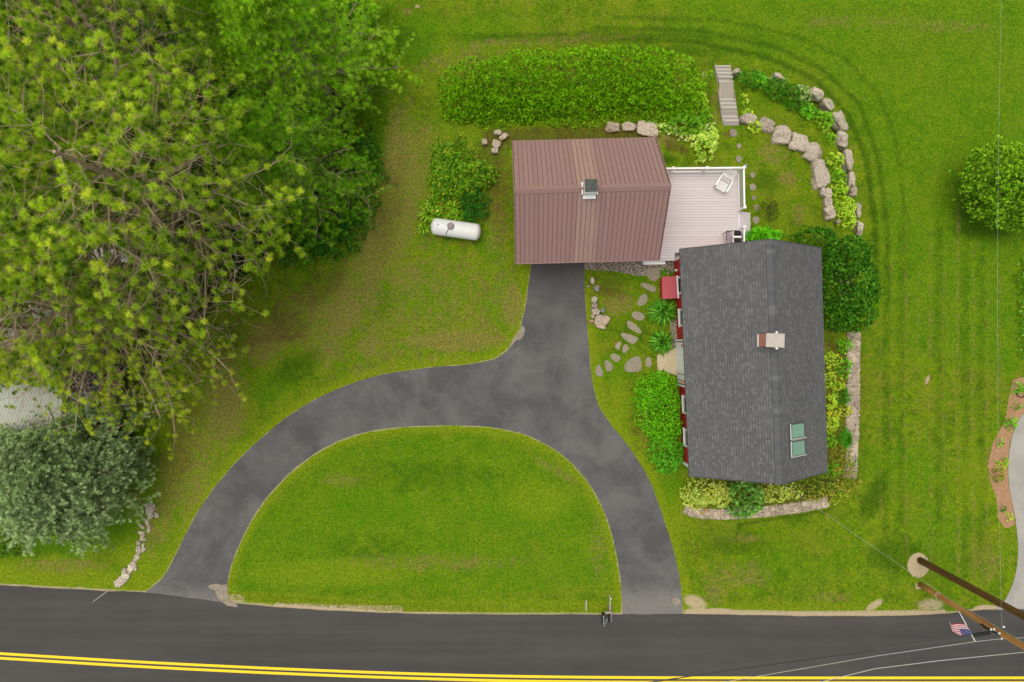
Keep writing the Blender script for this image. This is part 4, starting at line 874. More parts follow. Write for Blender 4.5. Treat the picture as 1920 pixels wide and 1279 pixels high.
m = MB(); m.tube([q0, np.array(q0)*.93+np.array(q1)*.07, np.array(q0)*.07+np.array(q1)*.93, q1], [.03, .085, .085, .03], 10); m.bar(np.array(q0)+[.1,-.02,.1], np.array(q1)+[-.1,0,.1], .05, .04)
tag(m.build('splice_case', M['black'], loc=q0), 'black cable splice case hanging on the strand beside the flag', 'splice case')
m = MB(); l0, l1 = P(1824,1194,6.2), P(1840,1196,6.1)
# flag on a staff bolted to the old pole
fs = np.array([*P(1793.5,1138,3.2)]); fe = np.array([*P(1828.5,1203,4.3)])
A = thing('flag', 'american flag on a white staff bolted to the old pole over the road', 'flag', fs)
m = MB(); m.tube([fs, fe], .022, 8); m.build('staff', M['white'], A)
nf, nh = 48, 26; vs = []; cols = []; fcs = []
red_, wht, blu = s2l((176, 30, 58)), s2l((244, 226, 228)), s2l((34, 52, 120)); fly = np.array([-1.0, -.09, -.55]); fly = fly/np.linalg.norm(fly)
m = MB(); u_ax = (fe-fs); 
def fp(i, j):
    s = .53+.30*(j/nh); t = i/nf; p = fs+u_ax*s
    L_ = .95*t; curl = max(0, t-.72)
    p = p+fly*L_+np.array([0, .06*math.sin(7*t+1.5*j/nh)+curl*.45*(1-j/nh), .07*math.sin(9*t+2.2*j/nh)+curl*.3]); 
    p[0] += curl*.55; return p
for j in range(nh):
    for i in range(nf):
        a_, b_, c_, d_ = fp(i, j), fp(i+1, j), fp(i+1, j+1), fp(i, j+1)
        stripe = j//2; col = red_ if stripe % 2 == 0 else wht
        if j >= 12 and i < 20: col = blu if not ((i+j) % 4 == 0 and i % 2 == 0) else wht
        m.col = col; m.add([a_, b_, c_, d_], [(0, 1, 2, 3)])
m.build('cloth', vcol('flag_cloth', .8, .3), A)

# ------------------------------------------------------------------ mailbox
b = P(1141, 1135, 0); A = thing('mailbox', 'black mailbox and newspaper tube on one post at the road edge', 'mailbox', b)
m = MB(); m.box((b[0]-.02, b[1], .5), (.1, .1, 1.0)); m.box((b[0]-.19, b[1]-.02, .98), (.36, .09, .07)); m.box((b[0]-.03, b[1]+.32, .85), (.06, .6, .06)); m.build('post', M['wood'], A)
def boxtube(cx, cy, w_, l_, z0, hh, mat, nm, par):
    m = MB(); pr = []
    for t in np.linspace(0, PI, 9): pr.append((w_/2*math.cos(t), z0+hh*.55+hh*.45*math.sin(t)))
    pr = [(w_/2, z0)]+pr+[(-w_/2, z0)]; n = len(pr); vs = [(cx+x, cy+l_/2, z) for x, z in pr]+[(cx+x, cy-l_/2, z) for x, z in pr]
    m.add(vs, [tuple(range(n)), tuple(range(2*n-1, n-1, -1))]+[(i, i+n, (i+1) % n+n, (i+1) % n) for i in range(n)]); return m.build(nm, M[mat], par)
mb = boxtube(b[0]-.44, b[1]-.30, .2, .60, 1.0, .24, 'black', 'box', A)
boxtube(b[0]-.09, b[1]-.34, .13, .55, .72, .16, 'black', 'newspaper_tube', A)
m = MB()
for k in range(4): m.box((b[0]-.44, b[1]-.14-k*.125, 1.245), (.07, .05, .012))
m.build('number_plate', M['lgrey'], mb)
m = MB(); m.box((b[0]+.02, b[1]-.3, .95), (.04, .5, .03)); m.tube([(b[0], b[1], 1.0), (b[0], b[1], 1.06)], .06, 6); m.build('arm', M['dome'], A)
q = P(1099, 1135); m = MB(); m.bar((q[0], q[1]+.3, .03), (q[0], q[1]-.3, .03), .07, .05); tag(m.build('marker_board', M['wood'], loc=q), 'short weathered board lying in the verge left of the mailbox', 'board')
q = P(1143, 1117); m = MB(); m.tube([(q[0], q[1], 0), (q[0], q[1], .5), (q[0], q[1], .53)], [.03, .05, .03], 8); tag(m.build('marker_post', M['white'], loc=q), 'small white marker in the grass above the mailbox', 'marker')
m = MB()
for pl in ([(1142,1150),(1139,1160),(1132,1174)], [(204,1106),(195,1113),(175,1128)]):
    pts = [P(*p) for p in pl]
    for a_, b_ in zip(pts[:-1], pts[1:]): m.bar((a_[0], a_[1], .033), (b_[0], b_[1], .033), .035, .006)
tag(m.build('road_crack', M['grate']), kind='structure')

# ------------------------------------------------------------------ neighbour's buildings under the pines
A = thing('neighbour_house', 'neighbouring house with a pale corrugated roof seen through the pines', 'house', P(20, 690))
zr, ze = 4.6, 2.9
m = MB(); a = P(-160,560,ze); b = P(112,548,ze); c = P(118,800,ze); d = P(-160,820,ze); r0 = P(-160,690,zr); r1 = P(112,672,zr)
w0 = [(-32.2, -5.4), (-23.9, -4.3), (-23.9, 2.2), (-32.2, 1.9)]
m.add([(x, y, 0) for x, y in w0]+[(x, y, ze-.15) for x, y in w0], [(0,1,5,4),(1,2,6,5),(2,3,7,6),(3,0,4,7),(4,5,6,7)]); m.build('wall', M['white'], A)
m = MB(); m.slab([d, c, r1, r0], .1); m.build('roof', M['neigh'], A); m = MB(); m.slab([r0, r1, b, a], .1); m.build('roof', M['neigh'], A)
A = thing('shed', 'small shed with charcoal roof and red brown side showing under the pine branches', 'shed', P(150, 715))
a = P(126,696,2.4); c = P(185,735,2.4)
m = MB(); m.box(((a[0]+c[0])/2, (a[1]+c[1])/2, 1.15), (1.5, 1.1, 2.3)); m.build('wall', M['brown'], A)
m = MB(); m.slab([(a[0]+.35, c[1], 2.35), (c[0], c[1], 2.35), (c[0], a[1], 2.5), (a[0]+.35, a[1], 2.5)], .06); m.build('roof', M['charcoal'], A)
m = MB(); m.slab([(a[0]-.02, c[1], 2.3), (a[0]+.34, c[1], 2.3), (a[0]+.34, a[1], 2.45), (a[0]-.02, a[1], 2.45)], .06); m.build('roof_edge', M['brown'], A)
for px, py, r_, lab in ((182,474,.36,'larger round white garden table under the pine, leftmost of the white ones'),(212,477,.28,'small round white garden table under the pine, middle of the white ones')):
    q = P(px, py, .72); A = thing('garden_table', lab, 'garden table', (q[0], q[1], 0)); m = MB(); m.tube([(q[0], q[1], .68), (q[0], q[1], .72)], r_, 20); m.build('tabletop', M['white'], A); m = MB(); m.tube([(q[0], q[1], 0), (q[0], q[1], .68)], .04, 8); m.build('pedestal', M['white'], A)
q = P(243, 486, .5); A = thing('garden_bench', 'white garden bench under the pine, right of the round tables', 'bench', (q[0], q[1], 0)); m = MB()
for k in range(4): m.box((q[0], q[1]-.18+k*.12, .45), (1.1, .09, .03), -.2)
m.build('seat', M['white'], A); m = MB(); m.box((q[0], q[1]+.26, .7), (1.1, .04, .4), -.2); m.build('backrest', M['white'], A)
for dx in (-.45, .45): m = MB(); m.box((q[0]+dx, q[1]-dx*.2, .22), (.06, .4, .43), -.2); m.build('leg', M['white'], A)

# ------------------------------------------------------------------ vegetation
def L3(c): return np.array(s2l(c))
LEAFK = 1.78
def mixcol(cols, wts, n):
    cols = np.array([L3(c) for c in cols]); k = rng.choice(len(cols), n, p=np.array(wts)/sum(wts)); c = cols[k]*LEAFK; c[:, 0] *= np.where(c[:, 0] < c[:, 1]*.75, 1.28, 1.0); return c
def clump_noise(p, sc, seed=0):
    return np.array([mnoise.noise(Vector((q[0]*sc+seed, q[1]*sc-seed, q[2]*sc))) for q in p])
DENSK = 1.55
def dome_points(ells, dens, bump=.25, bsc=1.2, edge=.35):
    """points on domes over ground ellipses [(px,py,rx,ry,h)] in plan coordinates; returns position, outward direction, footprint distance"""
    out = []; ax = []; rr_ = []
    for (px, py, rx, ry, hh) in ells:
        w_ = G(px, py); c0 = P(px, py, w_[2]+hh*.5); sc = (1-(w_[2]+hh*.5)/H)/K; RX, RY = rx*sc, ry*sc
        n = max(10, int(dens*DENSK*PI*RX*RY*1.15)); r = np.sqrt(rng.uniform(0, 1, n)); th = rng.uniform(0, 2*PI, n)
        wob_ = 1+edge*.35*np.sin(th*3+px)+edge*.25*np.sin(th*7+py)+edge*.2*np.sin(th*11)
        x = c0[0]+RX*r*wob_*np.cos(th); y = c0[1]+RY*r*wob_*np.sin(th)
        nz = clump_noise(np.stack([x, y, x*0], 1), bsc, px); zz = w_[2]+hh*np.sqrt(np.clip(1-r**2.4, .02, 1))*(1+bump*nz*1.6)
        zz += rng.uniform(-.12, .02, n)*hh
        d = np.stack([np.cos(th)*r*hh/RX*1.2, np.sin(th)*r*hh/RY*1.2, np.full(n, .9)], 1); out.append(np.stack([x, y, zz], 1)); ax.append(d); rr_.append(r)
    return np.concatenate(out), np.concatenate(ax), np.concatenate(rr_)
def stems(A, ells, mat='bark2', n=7):
    m = MB()
    for (px, py, rx, ry, hh) in ells:
        w_ = G(px, py)
        for k in range(n):
            t = random.uniform(0, 2*PI); e = (w_[0]+math.cos(t)*rx/K*.6, w_[1]+math.sin(t)*ry/K*.6, w_[2]+hh*.75)
            m.tube([(w_[0]+math.cos(t)*.05, w_[1]+math.sin(t)*.05, w_[2]-.05), ((w_[0]+e[0])/2, (w_[1]+e[1])/2, w_[2]+hh*.5), e], [.02, .014, .005], 4)
    m.build('stem', M[mat], A)
def shrub(name, label, ells, cols, wts, dens=60, leaf=.09, lw=.05, nl=9, a=(.2, 1.5), bump=.25, cv=.18, cat='shrub', group=None, edge=.35, stem=True, bsc=1.2, droop=.1, flat=False, hue=.12):
    b = G(ells[0][0], ells[0][1]); A = thing(name, label, cat, b, group)
    p, d, r = dome_points(ells, dens, bump, bsc, edge); c = mixcol(cols, wts, len(p))
    f = 1+hue*clump_noise(p, 2.2, 3)[:, None]*np.array([1.6, 1, .8]); c = c*np.clip(f, .5, 1.6)
    Lv = Leaves(); Lv.tufts(p, d, nl, leaf, lw, a[0], a[1], c, cv, droop, flat); Lv.build('foliage', M['leaf'], A)
    if stem: stems(A, ells[:3])
    return A
def blades(name, label, px, py, r, hh, cols, wts, n=120, lw=.035, cat='plant', group=None, arch=.45, sq=1.0, parts=True):
    """arching strap leaves from one crown (daylily, hosta, grass)"""
    b = G(px, py); R = r*(1-b[2]/H)/K; Lv = Leaves(); th = rng.uniform(0, 2*PI, n); t = rng.uniform(.25, 1.05, n)
    c = mixcol(cols, wts, n)*rng.uniform(.8, 1.2, (n, 1)); R1 = R*t
    base_ = np.stack([b[0]+R*.08*np.cos(th)*rng.uniform(0, 1, n), b[1]+R*.08*np.sin(th)*sq, np.full(n, b[2])], 1)
    hm = hh*rng.uniform(.7, 1.1, n)
    midp = np.stack([b[0]+R1*.5*np.cos(th), b[1]+R1*.5*np.sin(th)*sq, b[2]+hm], 1); tip = np.stack([b[0]+R1*np.cos(th), b[1]+R1*np.sin(th)*sq, b[2]+hm*rng.uniform(.2, .8, n)*(1.2-arch*t)], 1)
    sd_ = np.stack([-np.sin(th), np.cos(th), rng.normal(0, .3, n)], 1)*np.broadcast_to(lw, (n,))[:, None]/2
    q1 = np.stack([base_-sd_*.5, base_+sd_*.5, midp+sd_, midp-sd_], 1).reshape(-1, 3); q2 = np.stack([midp-sd_, midp+sd_, tip+sd_*.12, tip-sd_*.12], 1).reshape(-1, 3)
    Lv.V += [q1, q2]; Lv.Cc += [np.repeat(c, 4, 0)*.92, np.repeat(c, 4, 0)]
    if not parts: return Lv, b
    A = thing(name, label, cat, b, group); Lv.build('leaves', M['leaf'], A); return A
GRN = [(62,118,8), (88,150,18), (44,88,10), (112,172,34)]
LIME = [(146,182,54), (122,166,40), (172,196,84), (96,146,30)]
# big hedge on the bank behind the garage
hed = [(905,170,80,68,1.1),(985,165,90,76,1.2),(1080,160,95,78,1.3),(1170,155,95,74,1.3),(1245,165,72,80,1.25),(1290,205,42,45,1.0),(870,195,46,45,.9),(1215,200,80,46,1.0),(1060,205,120,40,1.0),(950,210,80,34,.95)]
shrub('hedge', 'broad spreading bright green evergreen mass on the bank behind the garage', hed, [(116,172,24), (96,150,16), (138,188,44), (58,104,20)], [5, 4, 2, 1.5], dens=46, leaf=.17, lw=.045, nl=13, a=(.0, .62), bump=.5, bsc=2.4, cat='hedge', edge=.18, hue=.1, droop=.0)
shrub('shrub', 'yellow tipped upright shrub at the right end of the long hedge', [(1316,196,10,24,1.0)], LIME, [2,3,1,1], dens=80, leaf=.12, lw=.04, nl=9, a=(0,.9))
shrub('shrub', 'green leafy shrub between the long hedge and the pale hosta', [(1285,235,36,20,.8),(1322,225,14,18,.7)], [(96,158,30),(70,130,20),(140,180,60)], [3,2,1], dens=55, leaf=.14, lw=.06, nl=9)
shrub('ground_cover_plant', 'strip of whitish variegated leaves along the foot of the hedge', [(1242,239,16,7,.3),(1262,246,16,8,.35),(1283,256,16,9,.4),(1332,240,12,12,.4)], [(190,208,120),(140,172,60),(212,224,160)], [3,2,2], dens=70, leaf=.10, lw=.05, nl=9, cat='plant', stem=False)
shrub('hosta', 'large pale green rosette above the top deck railing', [(1320,272,21,26,.6),(1330,255,14,14,.5)], [(128,170,60),(156,188,88),(96,144,36)], [3,2,1], dens=26, leaf=.26, lw=.11, nl=11, a=(.3,1.4), cat='hosta', stem=False, flat=True)
# bed by the tank
shrub('shrub', 'irregular leafy green bush between the tank bed and the dry grass path', [(862,335,56,40,1.3),(838,300,34,28,.9),(900,325,28,24,1.1),(830,345,24,40,.9)], [(84,142,24),(110,160,36),(54,104,18),(140,160,40)], [4,3,2,1], dens=58, leaf=.13, lw=.065, nl=9, bump=.5, edge=.6)
shrub('weedy_bush', 'thin weedy green growth above the leafy bush by the tank bed', [(826,278,22,18,.5),(860,268,16,14,.4),(885,290,16,16,.45)], [(92,150,26),(64,112,20),(130,150,50)], [3,2,1], dens=30, leaf=.14, lw=.05, nl=8, edge=.7, bump=.5)
shrub('shrub', 'dark green bush right behind the right end of the propane tank', [(888,375,30,22,.9),(892,400,26,20,.8)], [(38,104,24),(58,128,30),(28,80,20)], [3,2,2], dens=60, leaf=.11, lw=.06, nl=9, bump=.4)
daylab = ['arching strap leaved daylily clump above the middle of the propane tank','daylily clump under the leafy bush, left of the other ones','daylily clump over the left end of the propane tank','yellowish grassy clump at the left tip of the propane tank','daylily clump with orange flowers beside the dark bush','small daylily clump behind the tank dome']
for (px, py, r, n), lab in zip([(835,398,26,150),(812,385,22,110),(806,404,24,150),(797,430,16,80),(850,392,22,110),(862,406,20,90)], daylab):
    A = blades('daylily', lab, px, py, r, .55, [(104,160,30),(70,130,30),(150,190,50),(180,200,60)], [3,3,2,1], n, .045, 'daylily', 'daylilies around the propane tank')
    b = G(px, py)
    for _k in range(5 if px > 800 else 2):
        fl_ = Leaves(); ps = np.array([[b[0]+rng.normal(0, r/K*.5), b[1]+rng.normal(0, r/K*.45), b[2]+rng.uniform(.6, .8)]])
        fl_.tufts(ps, np.array([[0., 0., 1.]]), 6, .09, .055, .5, 1.2, np.array([L3([(216,140,60),(222,166,86),(200,110,60)][_k % 3])])); fl_.build('flower', M['leaf'], A)
# front garden
for (px, py, r, n, sq), lab in zip([(1240,585,34,420,.9),(1238,641,27,340,1.0)], ['upper dark green daylily clump beside the red hatch','lower dark green daylily clump above the porch landing']):
    blades('daylily', lab, px, py, r, .6, [(52,118,22),(82,150,36),(36,92,18),(112,172,60)], [3,3,1,1], n, .05, 'daylily', 'daylily clumps by the front wall', sq=sq)
shrub('small_plant', 'low green plant between the gravel strip and the red hatch', [(1252,512,16,6,.25)], GRN, [2,3,1,1], dens=60, leaf=.12, lw=.04, cat='plant', stem=False)
shrub('round_bush', 'big clipped bright green bush against the front wall', [(1236,762,45,66,1.5),(1226,735,36,38,1.3),(1246,800,36,34,1.3)], [(92,166,18),(70,140,12),(122,190,36),(48,112,10)], [4,3,2,1], dens=110, leaf=.07, lw=.045, nl=12, a=(.1,1.4), bump=.14, edge=.12)
shrub('round_bush', 'smaller rounded green bush below the big clipped one', [(1250,852,34,38,1.1)], [(72,152,28),(92,172,44),(50,120,20)], [3,2,1], dens=80, leaf=.11, lw=.045, nl=10, bump=.2, edge=.15)
# patio side
hl = [((360,322,33),'lime hosta beside the stairs landing'),((433,517,46),'lime hosta in front of the first inner boulders'),((970,597,36),'small green hosta beside the upright outer boulder'),((1005,750,58),'round lime hosta left of the long narrow boulder'),((1030,868,50),'green hosta above the three lowest lime ones'),((1035,957,56),'lime hosta at the middle of the outer wall row'),((1072,1075,74),'upper one of the two big merged lime hostas'),((1080,1170,70),'lower one of the two big merged lime hostas'),((118,155,34),'small green hosta left of the top of the stairs'),((388,430,38),'lime hosta squeezed behind the first pinkish boulder')]
for (x, y, r), lab in hl:
    p = Z3(x, y); lm = 'green' not in lab; rr = r/3.761
    shrub('hosta', lab, [(p[0], p[1], rr, rr*.95, .12+.025*rr)], [(146,186,56),(118,164,40),(176,202,84)] if lm else [(104,162,30),(130,180,50),(84,140,24)], [3,2,1], dens=46, leaf=.15, lw=.055, nl=10, a=(.2,1.4), bump=.1, edge=.12, cat='hosta', group='hostas along the boulder walls', stem=False, hue=.05)
bushes = [((400,180,78,58,.7),'dark leafy bush right of the stairs, leftmost of the green bank',0),((470,190,60,50,.7),'bright green bush, second from the left in the green bank',1),((590,245,85,66,.75),'wide green bush in the middle of the green bank',0),((680,290,70,60,.7),'dark leafy bush right of the middle of the green bank',0),((770,290,66,56,.6),'variegated pale leaved bush by the white topped boulder',2),((815,405,64,50,.55),'bright green bush at the lower right of the green bank',1),((745,365,60,40,.5),'small dark bush at the lower edge of the green bank',0),((925,470,62,60,.55),'round light green bush left of the big brown boulder',3)]
pal = [([(56,118,20),(84,146,34),(40,92,16)],[3,2,1]),([(84,158,26),(112,182,50),(60,126,16)],[3,2,1]),([(120,160,90),(170,196,140),(70,120,40)],[3,2,2]),([(112,170,40),(84,140,24),(150,196,70)],[3,2,1])]
for (x, y, rx, ry, hh), lab, k in bushes:
    p = Z3(x, y); shrub('leafy_bush', lab, [(p[0], p[1], rx/3.761*1.1, ry/3.761*1.1, hh)], pal[k][0], pal[k][1], dens=60, leaf=.13, lw=.055, nl=10, bump=.3, edge=.35, group='leafy bank between the stairs and the outer wall')
shrub('dark_shrub', 'low dark olive shrub in the patio lawn beside the stepping stones', [(1443,393,20,22,.4)], [(58,88,22),(78,108,30),(50,70,24),(96,100,60)], [3,2,2,1], dens=60, leaf=.07, lw=.035, nl=8, bump=.3)
shrub('fern', 'bright feathery fern patch against the back gable wall', [(1425,440,26,15,.5),(1408,444,14,12,.45),(1452,442,18,10,.4)], [(80,170,20),(110,190,40),(56,132,16)], [3,2,1], dens=60, leaf=.18, lw=.04, nl=9, cat='fern', stem=False)
# bed behind the house
bed = [(1560,675,16,14,'lime rosette plant against the east eave, topmost of the bed',0),(1584,648,14,14,'green rosette plant under the round tree',1),(1583,690,13,18,'bright green bush beside the top of the long wall',1),(1556,712,13,16,'lime bushy plant, second along the east eave',0),(1574,722,10,12,'yellow green plant between the second lime plant and the wall',3),(1580,742,13,16,'dark green plant beside the long wall',2),(1558,752,13,18,'lime plant, third along the east eave',0),(1564,775,13,14,'yellow flowering patch in the middle of the bed',4),(1586,770,10,10,'golden plant touching the long wall',4),(1560,795,12,16,'lime plant level with the upper skylight',0),(1556,826,12,14,'green plant level with the lower skylight',1),(1574,850,20,18,'yellowish bronze shrub near the lower end of the long wall',5),(1580,875,22,16,'olive shrub where the long wall ends',5),(1562,880,14,14,'green shrub by the front right house corner',1),(1595,905,22,20,'sprawling olive weeds past the end of the long wall',5),(1596,865,8,6,'small plant leaning over the long wall',1)]
bp = [([(150,186,56),(122,166,40),(178,202,84)],[3,2,1]),([(96,164,30),(72,134,20),(130,186,50)],[3,2,1]),([(50,116,20),(74,142,30)],[2,1]),([(150,180,50),(100,160,30)],[2,1]),([(176,180,54),(128,160,40),(196,190,80)],[2,3,1]),([(140,144,46),(104,128,32),(164,140,70),(92,116,20)],[3,3,1,2])]
for px, py, rx, ry, lab, k in bed:
    shrub('bed_plant', lab, [(px, py, rx, ry, .35 if rx < 16 else .5)], bp[k][0], bp[k][1], dens=62, leaf=.13 if k != 5 else .10, lw=.045, nl=9, bump=.3, edge=.4, cat='plant', group='plants in the bed between house and long wall', stem=False)
blades('ornamental_grass', 'fine green grass clump spilling over the long wall', 1580, 822, 17, .7, [(60,138,20),(90,164,36),(44,110,16)], [3,2,1], 420, .02, 'grass clump', sq=1.5)
# bed under the front gable
shrub('variegated_shrub', 'large cream green variegated shrub at the front left house corner', [(1322,922,44,26,.8),(1308,938,28,16,.6),(1350,928,26,22,.7)], [(176,190,100),(144,168,62),(112,142,38),(198,206,136)], [3,3,2,1], dens=80, leaf=.11, lw=.055, nl=9, bump=.3)
shrub('ball_shrub', 'round blue green shrub in the middle of the front bed', [(1397,935,36,36,1.15)], [(96,152,62),(72,128,46),(122,178,92),(52,100,36)], [3,3,2,1], dens=50, leaf=.18, lw=.075, nl=10, a=(.1,1.1), bump=.12, edge=.1)
shrub('variegated_shrub', 'low cream green shrub right of the blue green ball shrub', [(1448,926,34,18,.5),(1480,920,26,16,.5)], [(172,188,96),(140,164,58),(108,138,36),(194,202,128)], [3,3,2,1], dens=75, leaf=.10, lw=.05, nl=9)
shrub('mixed_shrub', 'dark mixed shrub under the ridge end of the front gable', [(1512,912,24,18,.7),(1540,900,22,20,.7)], [(66,100,22),(104,134,36),(140,156,50),(48,78,16)], [3,3,1,2], dens=70, leaf=.10, lw=.045, nl=9, bump=.4)
shrub('mixed_shrub', 'loose yellow green shrub at the end of the curved wall', [(1565,922,26,20,.55),(1528,930,20,12,.4)], [(140,160,46),(108,140,34),(170,170,80),(150,120,70)], [3,3,1,1], dens=50, leaf=.09, lw=.04, nl=9, edge=.6)
shrub('weed', 'tiny orange green weed at the foot of the curved wall', [(1316,958,8,5,.2)], [(170,130,50),(120,150,40)], [1,1], dens=80, leaf=.08, lw=.04, cat='plant', stem=False)
# mulch bed by the neighbour's drive
for px, py, rx, ry, lab, k in ((1912,728,14,10,'green plant curling round a dark hose at the top of the mulch bed',1),(1905,762,9,6,'small bright plant, second down the mulch bed',1),(1896,795,12,14,'leafy plant where the drive meets the mulch bed',1),(1874,828,6,9,'thin plant on the left edge of the mulch bed',1),(1880,868,10,14,'light green ball plant in the mulch bed',3),(1872,892,11,14,'spiky olive plant below the light green ball',5),(1878,952,6,6,'small dark green plant near the bottom of the mulch bed',2),(1892,969,7,6,'little cream leaved plant at the bottom of the mulch bed',0)):
    shrub('bed_plant', lab, [(px, py, rx, ry, .35)], bp[k][0], bp[k][1], dens=60, leaf=.12, lw=.045, nl=9, cat='plant', group='plants in the mulch bed', stem=False)
q = G(1915, 736, .05); m = MB(); m.tube([(q[0]+.28*math.cos(t), q[1]+.28*math.sin(t), q[2]+.02*t/3) for t in np.linspace(1.5, 14, 40)], .02, 5); tag(m.build('garden_hose', M['black'], loc=q), 'dark coiled hose on the mulch at the right edge', 'hose')

# ---- trees
def tree_trunk(A, b, top, r, mat='bark', limbs=()):
    m = MB(); n = 7; pts = []
    for i in range(n+1):
        t = i/n; pts.append((b[0]+(top[0]-b[0])*t+.12*math.sin(t*5+b[0]), b[1]+(top[1]-b[1])*t+.12*math.cos(t*4+b[1])-.12, b[2]-.2*(i == 0)+(top[2]-b[2])*t))
    m.tube(pts, [r*(1-.85*(i/n))+.02 for i in range(n+1)], 9)
    for p_, r_ in limbs: m.tube(p_, r_, 4, False)
    return m.build('trunk', M[mat], A)
def broadleaf(name, label, b, blobs, cols, wts, dens=70, leaf=.1, lw=.06, nl=9, cat='tree', r=.14, bump=.35, bsc=1.1, group=None, core=True):
    """crown from world-space ellipsoids (x,y,z,rx,ry,rz): leaf clusters spread through the outer volume"""
    A = thing(name, label, cat, b, group); P_ = []; D_ = []
    for (x, y, z, rx, ry, rz_) in blobs:
        n = int(dens*4*PI*((rx*ry*rz_)**(2/3))*.55); u = rng.normal(0, 1, (n, 3)); u[:, 2] = np.where(u[:, 2] < -.3, -u[:, 2], u[:, 2]); u /= np.linalg.norm(u, axis=1, keepdims=True)
        nz = clump_noise(u*np.array([rx, ry, rz_])+np.array([x, y, z]), bsc, x)
        R_ = (1+bump*nz*1.5)*rng.uniform(.72, 1.0, n)**.5
        P_.append(np.array([x, y, z])+u*np.array([rx, ry, rz_])*R_[:, None]); D_.append(u*.7+np.array([0, 0, .55]))
    p = np.concatenate(P_); d = np.concatenate(D_); c = mixcol(cols, wts, len(p)); c = c*np.clip(1+.16*clump_noise(p, 1.3, 9)[:, None], .5, 1.5)
    Lv = Leaves(); Lv.tufts(p, d, nl, leaf, lw, .3, 1.5, c, .2, .1); Lv.build('crown', M['leaf'], A)
    limbs = []
    for (x, y, z, rx, ry, rz_) in blobs:
        for k in range(6):
            t = random.uniform(0, 2*PI); e = (x+rx*.7*math.cos(t), y+ry*.7*math.sin(t), z+rz_*.3); limbs.append(([(b[0], b[1], b[2]+(z-b[2])*.4), ((b[0]+e[0])/2, (b[1]+e[1])/2, z-rz_*.1), e], [r*.5, r*.3, .015]))
    tree_trunk(A, b, (blobs[0][0], blobs[0][1], blobs[0][2]), r, 'bark2', limbs); return A
def wp(px, py, z): return P(px, py, z)
c1 = wp(1592,530,2.2); c2 = wp(1535,455,1.9); c3 = wp(1612,575,2.0); c4 = wp(1600,480,2.1); c5 = wp(1570,590,2.0)
broadleaf('round_tree', 'dense dark green round tree rising beside the east eave of the house', G(1585,530), [(c1[0],c1[1],1.4,1.7,1.9,1.9),(c2[0],c2[1],1.0,1.25,1.0,1.6),(c3[0],c3[1],1.1,1.1,1.3,1.5),(c4[0],c4[1],1.2,1.2,1.1,1.6),(c5[0]+.2,c5[1],1.0,1.1,.9,1.5)], [(48,104,14),(66,128,24),(34,82,10),(88,150,40)], [4,3,3,1], dens=72, leaf=.10, lw=.06, nl=10, bump=.25, bsc=1.6)
c1 = wp(1922,328,2.0)
broadleaf('round_tree', 'wide spreading green tree cut by the right edge of the picture', G(1905,335), [(c1[0],c1[1],.6,2.4,2.1,1.9),(c1[0]-.9,c1[1]+.3,.4,1.5,1.5,1.4),(c1[0]+1.6,c1[1]-.9,.3,2.0,1.9,1.6),(c1[0]+.2,c1[1]-1.2,.2,1.6,1.3,1.4)], [(104,154,26),(76,126,18),(128,174,40),(54,96,14)], [4,3,2,2], dens=62, leaf=.12, lw=.07, nl=10, bump=.3, bsc=1.5)
for px, py, rx, ry, lab in ((1932,520,20,36,'bush at the right picture edge below the wide tree'),(1928,585,14,30,'pale leaved bush at the right edge, middle one'),(1930,645,14,28,'lowest bush at the right picture edge')):
    shrub('leafy_bush', lab, [(px, py, rx, ry, .9)], [(92,150,36),(66,120,24),(140,180,80)], [3,2,1], dens=50, leaf=.13, lw=.06, nl=9, group='bushes along the right picture edge')

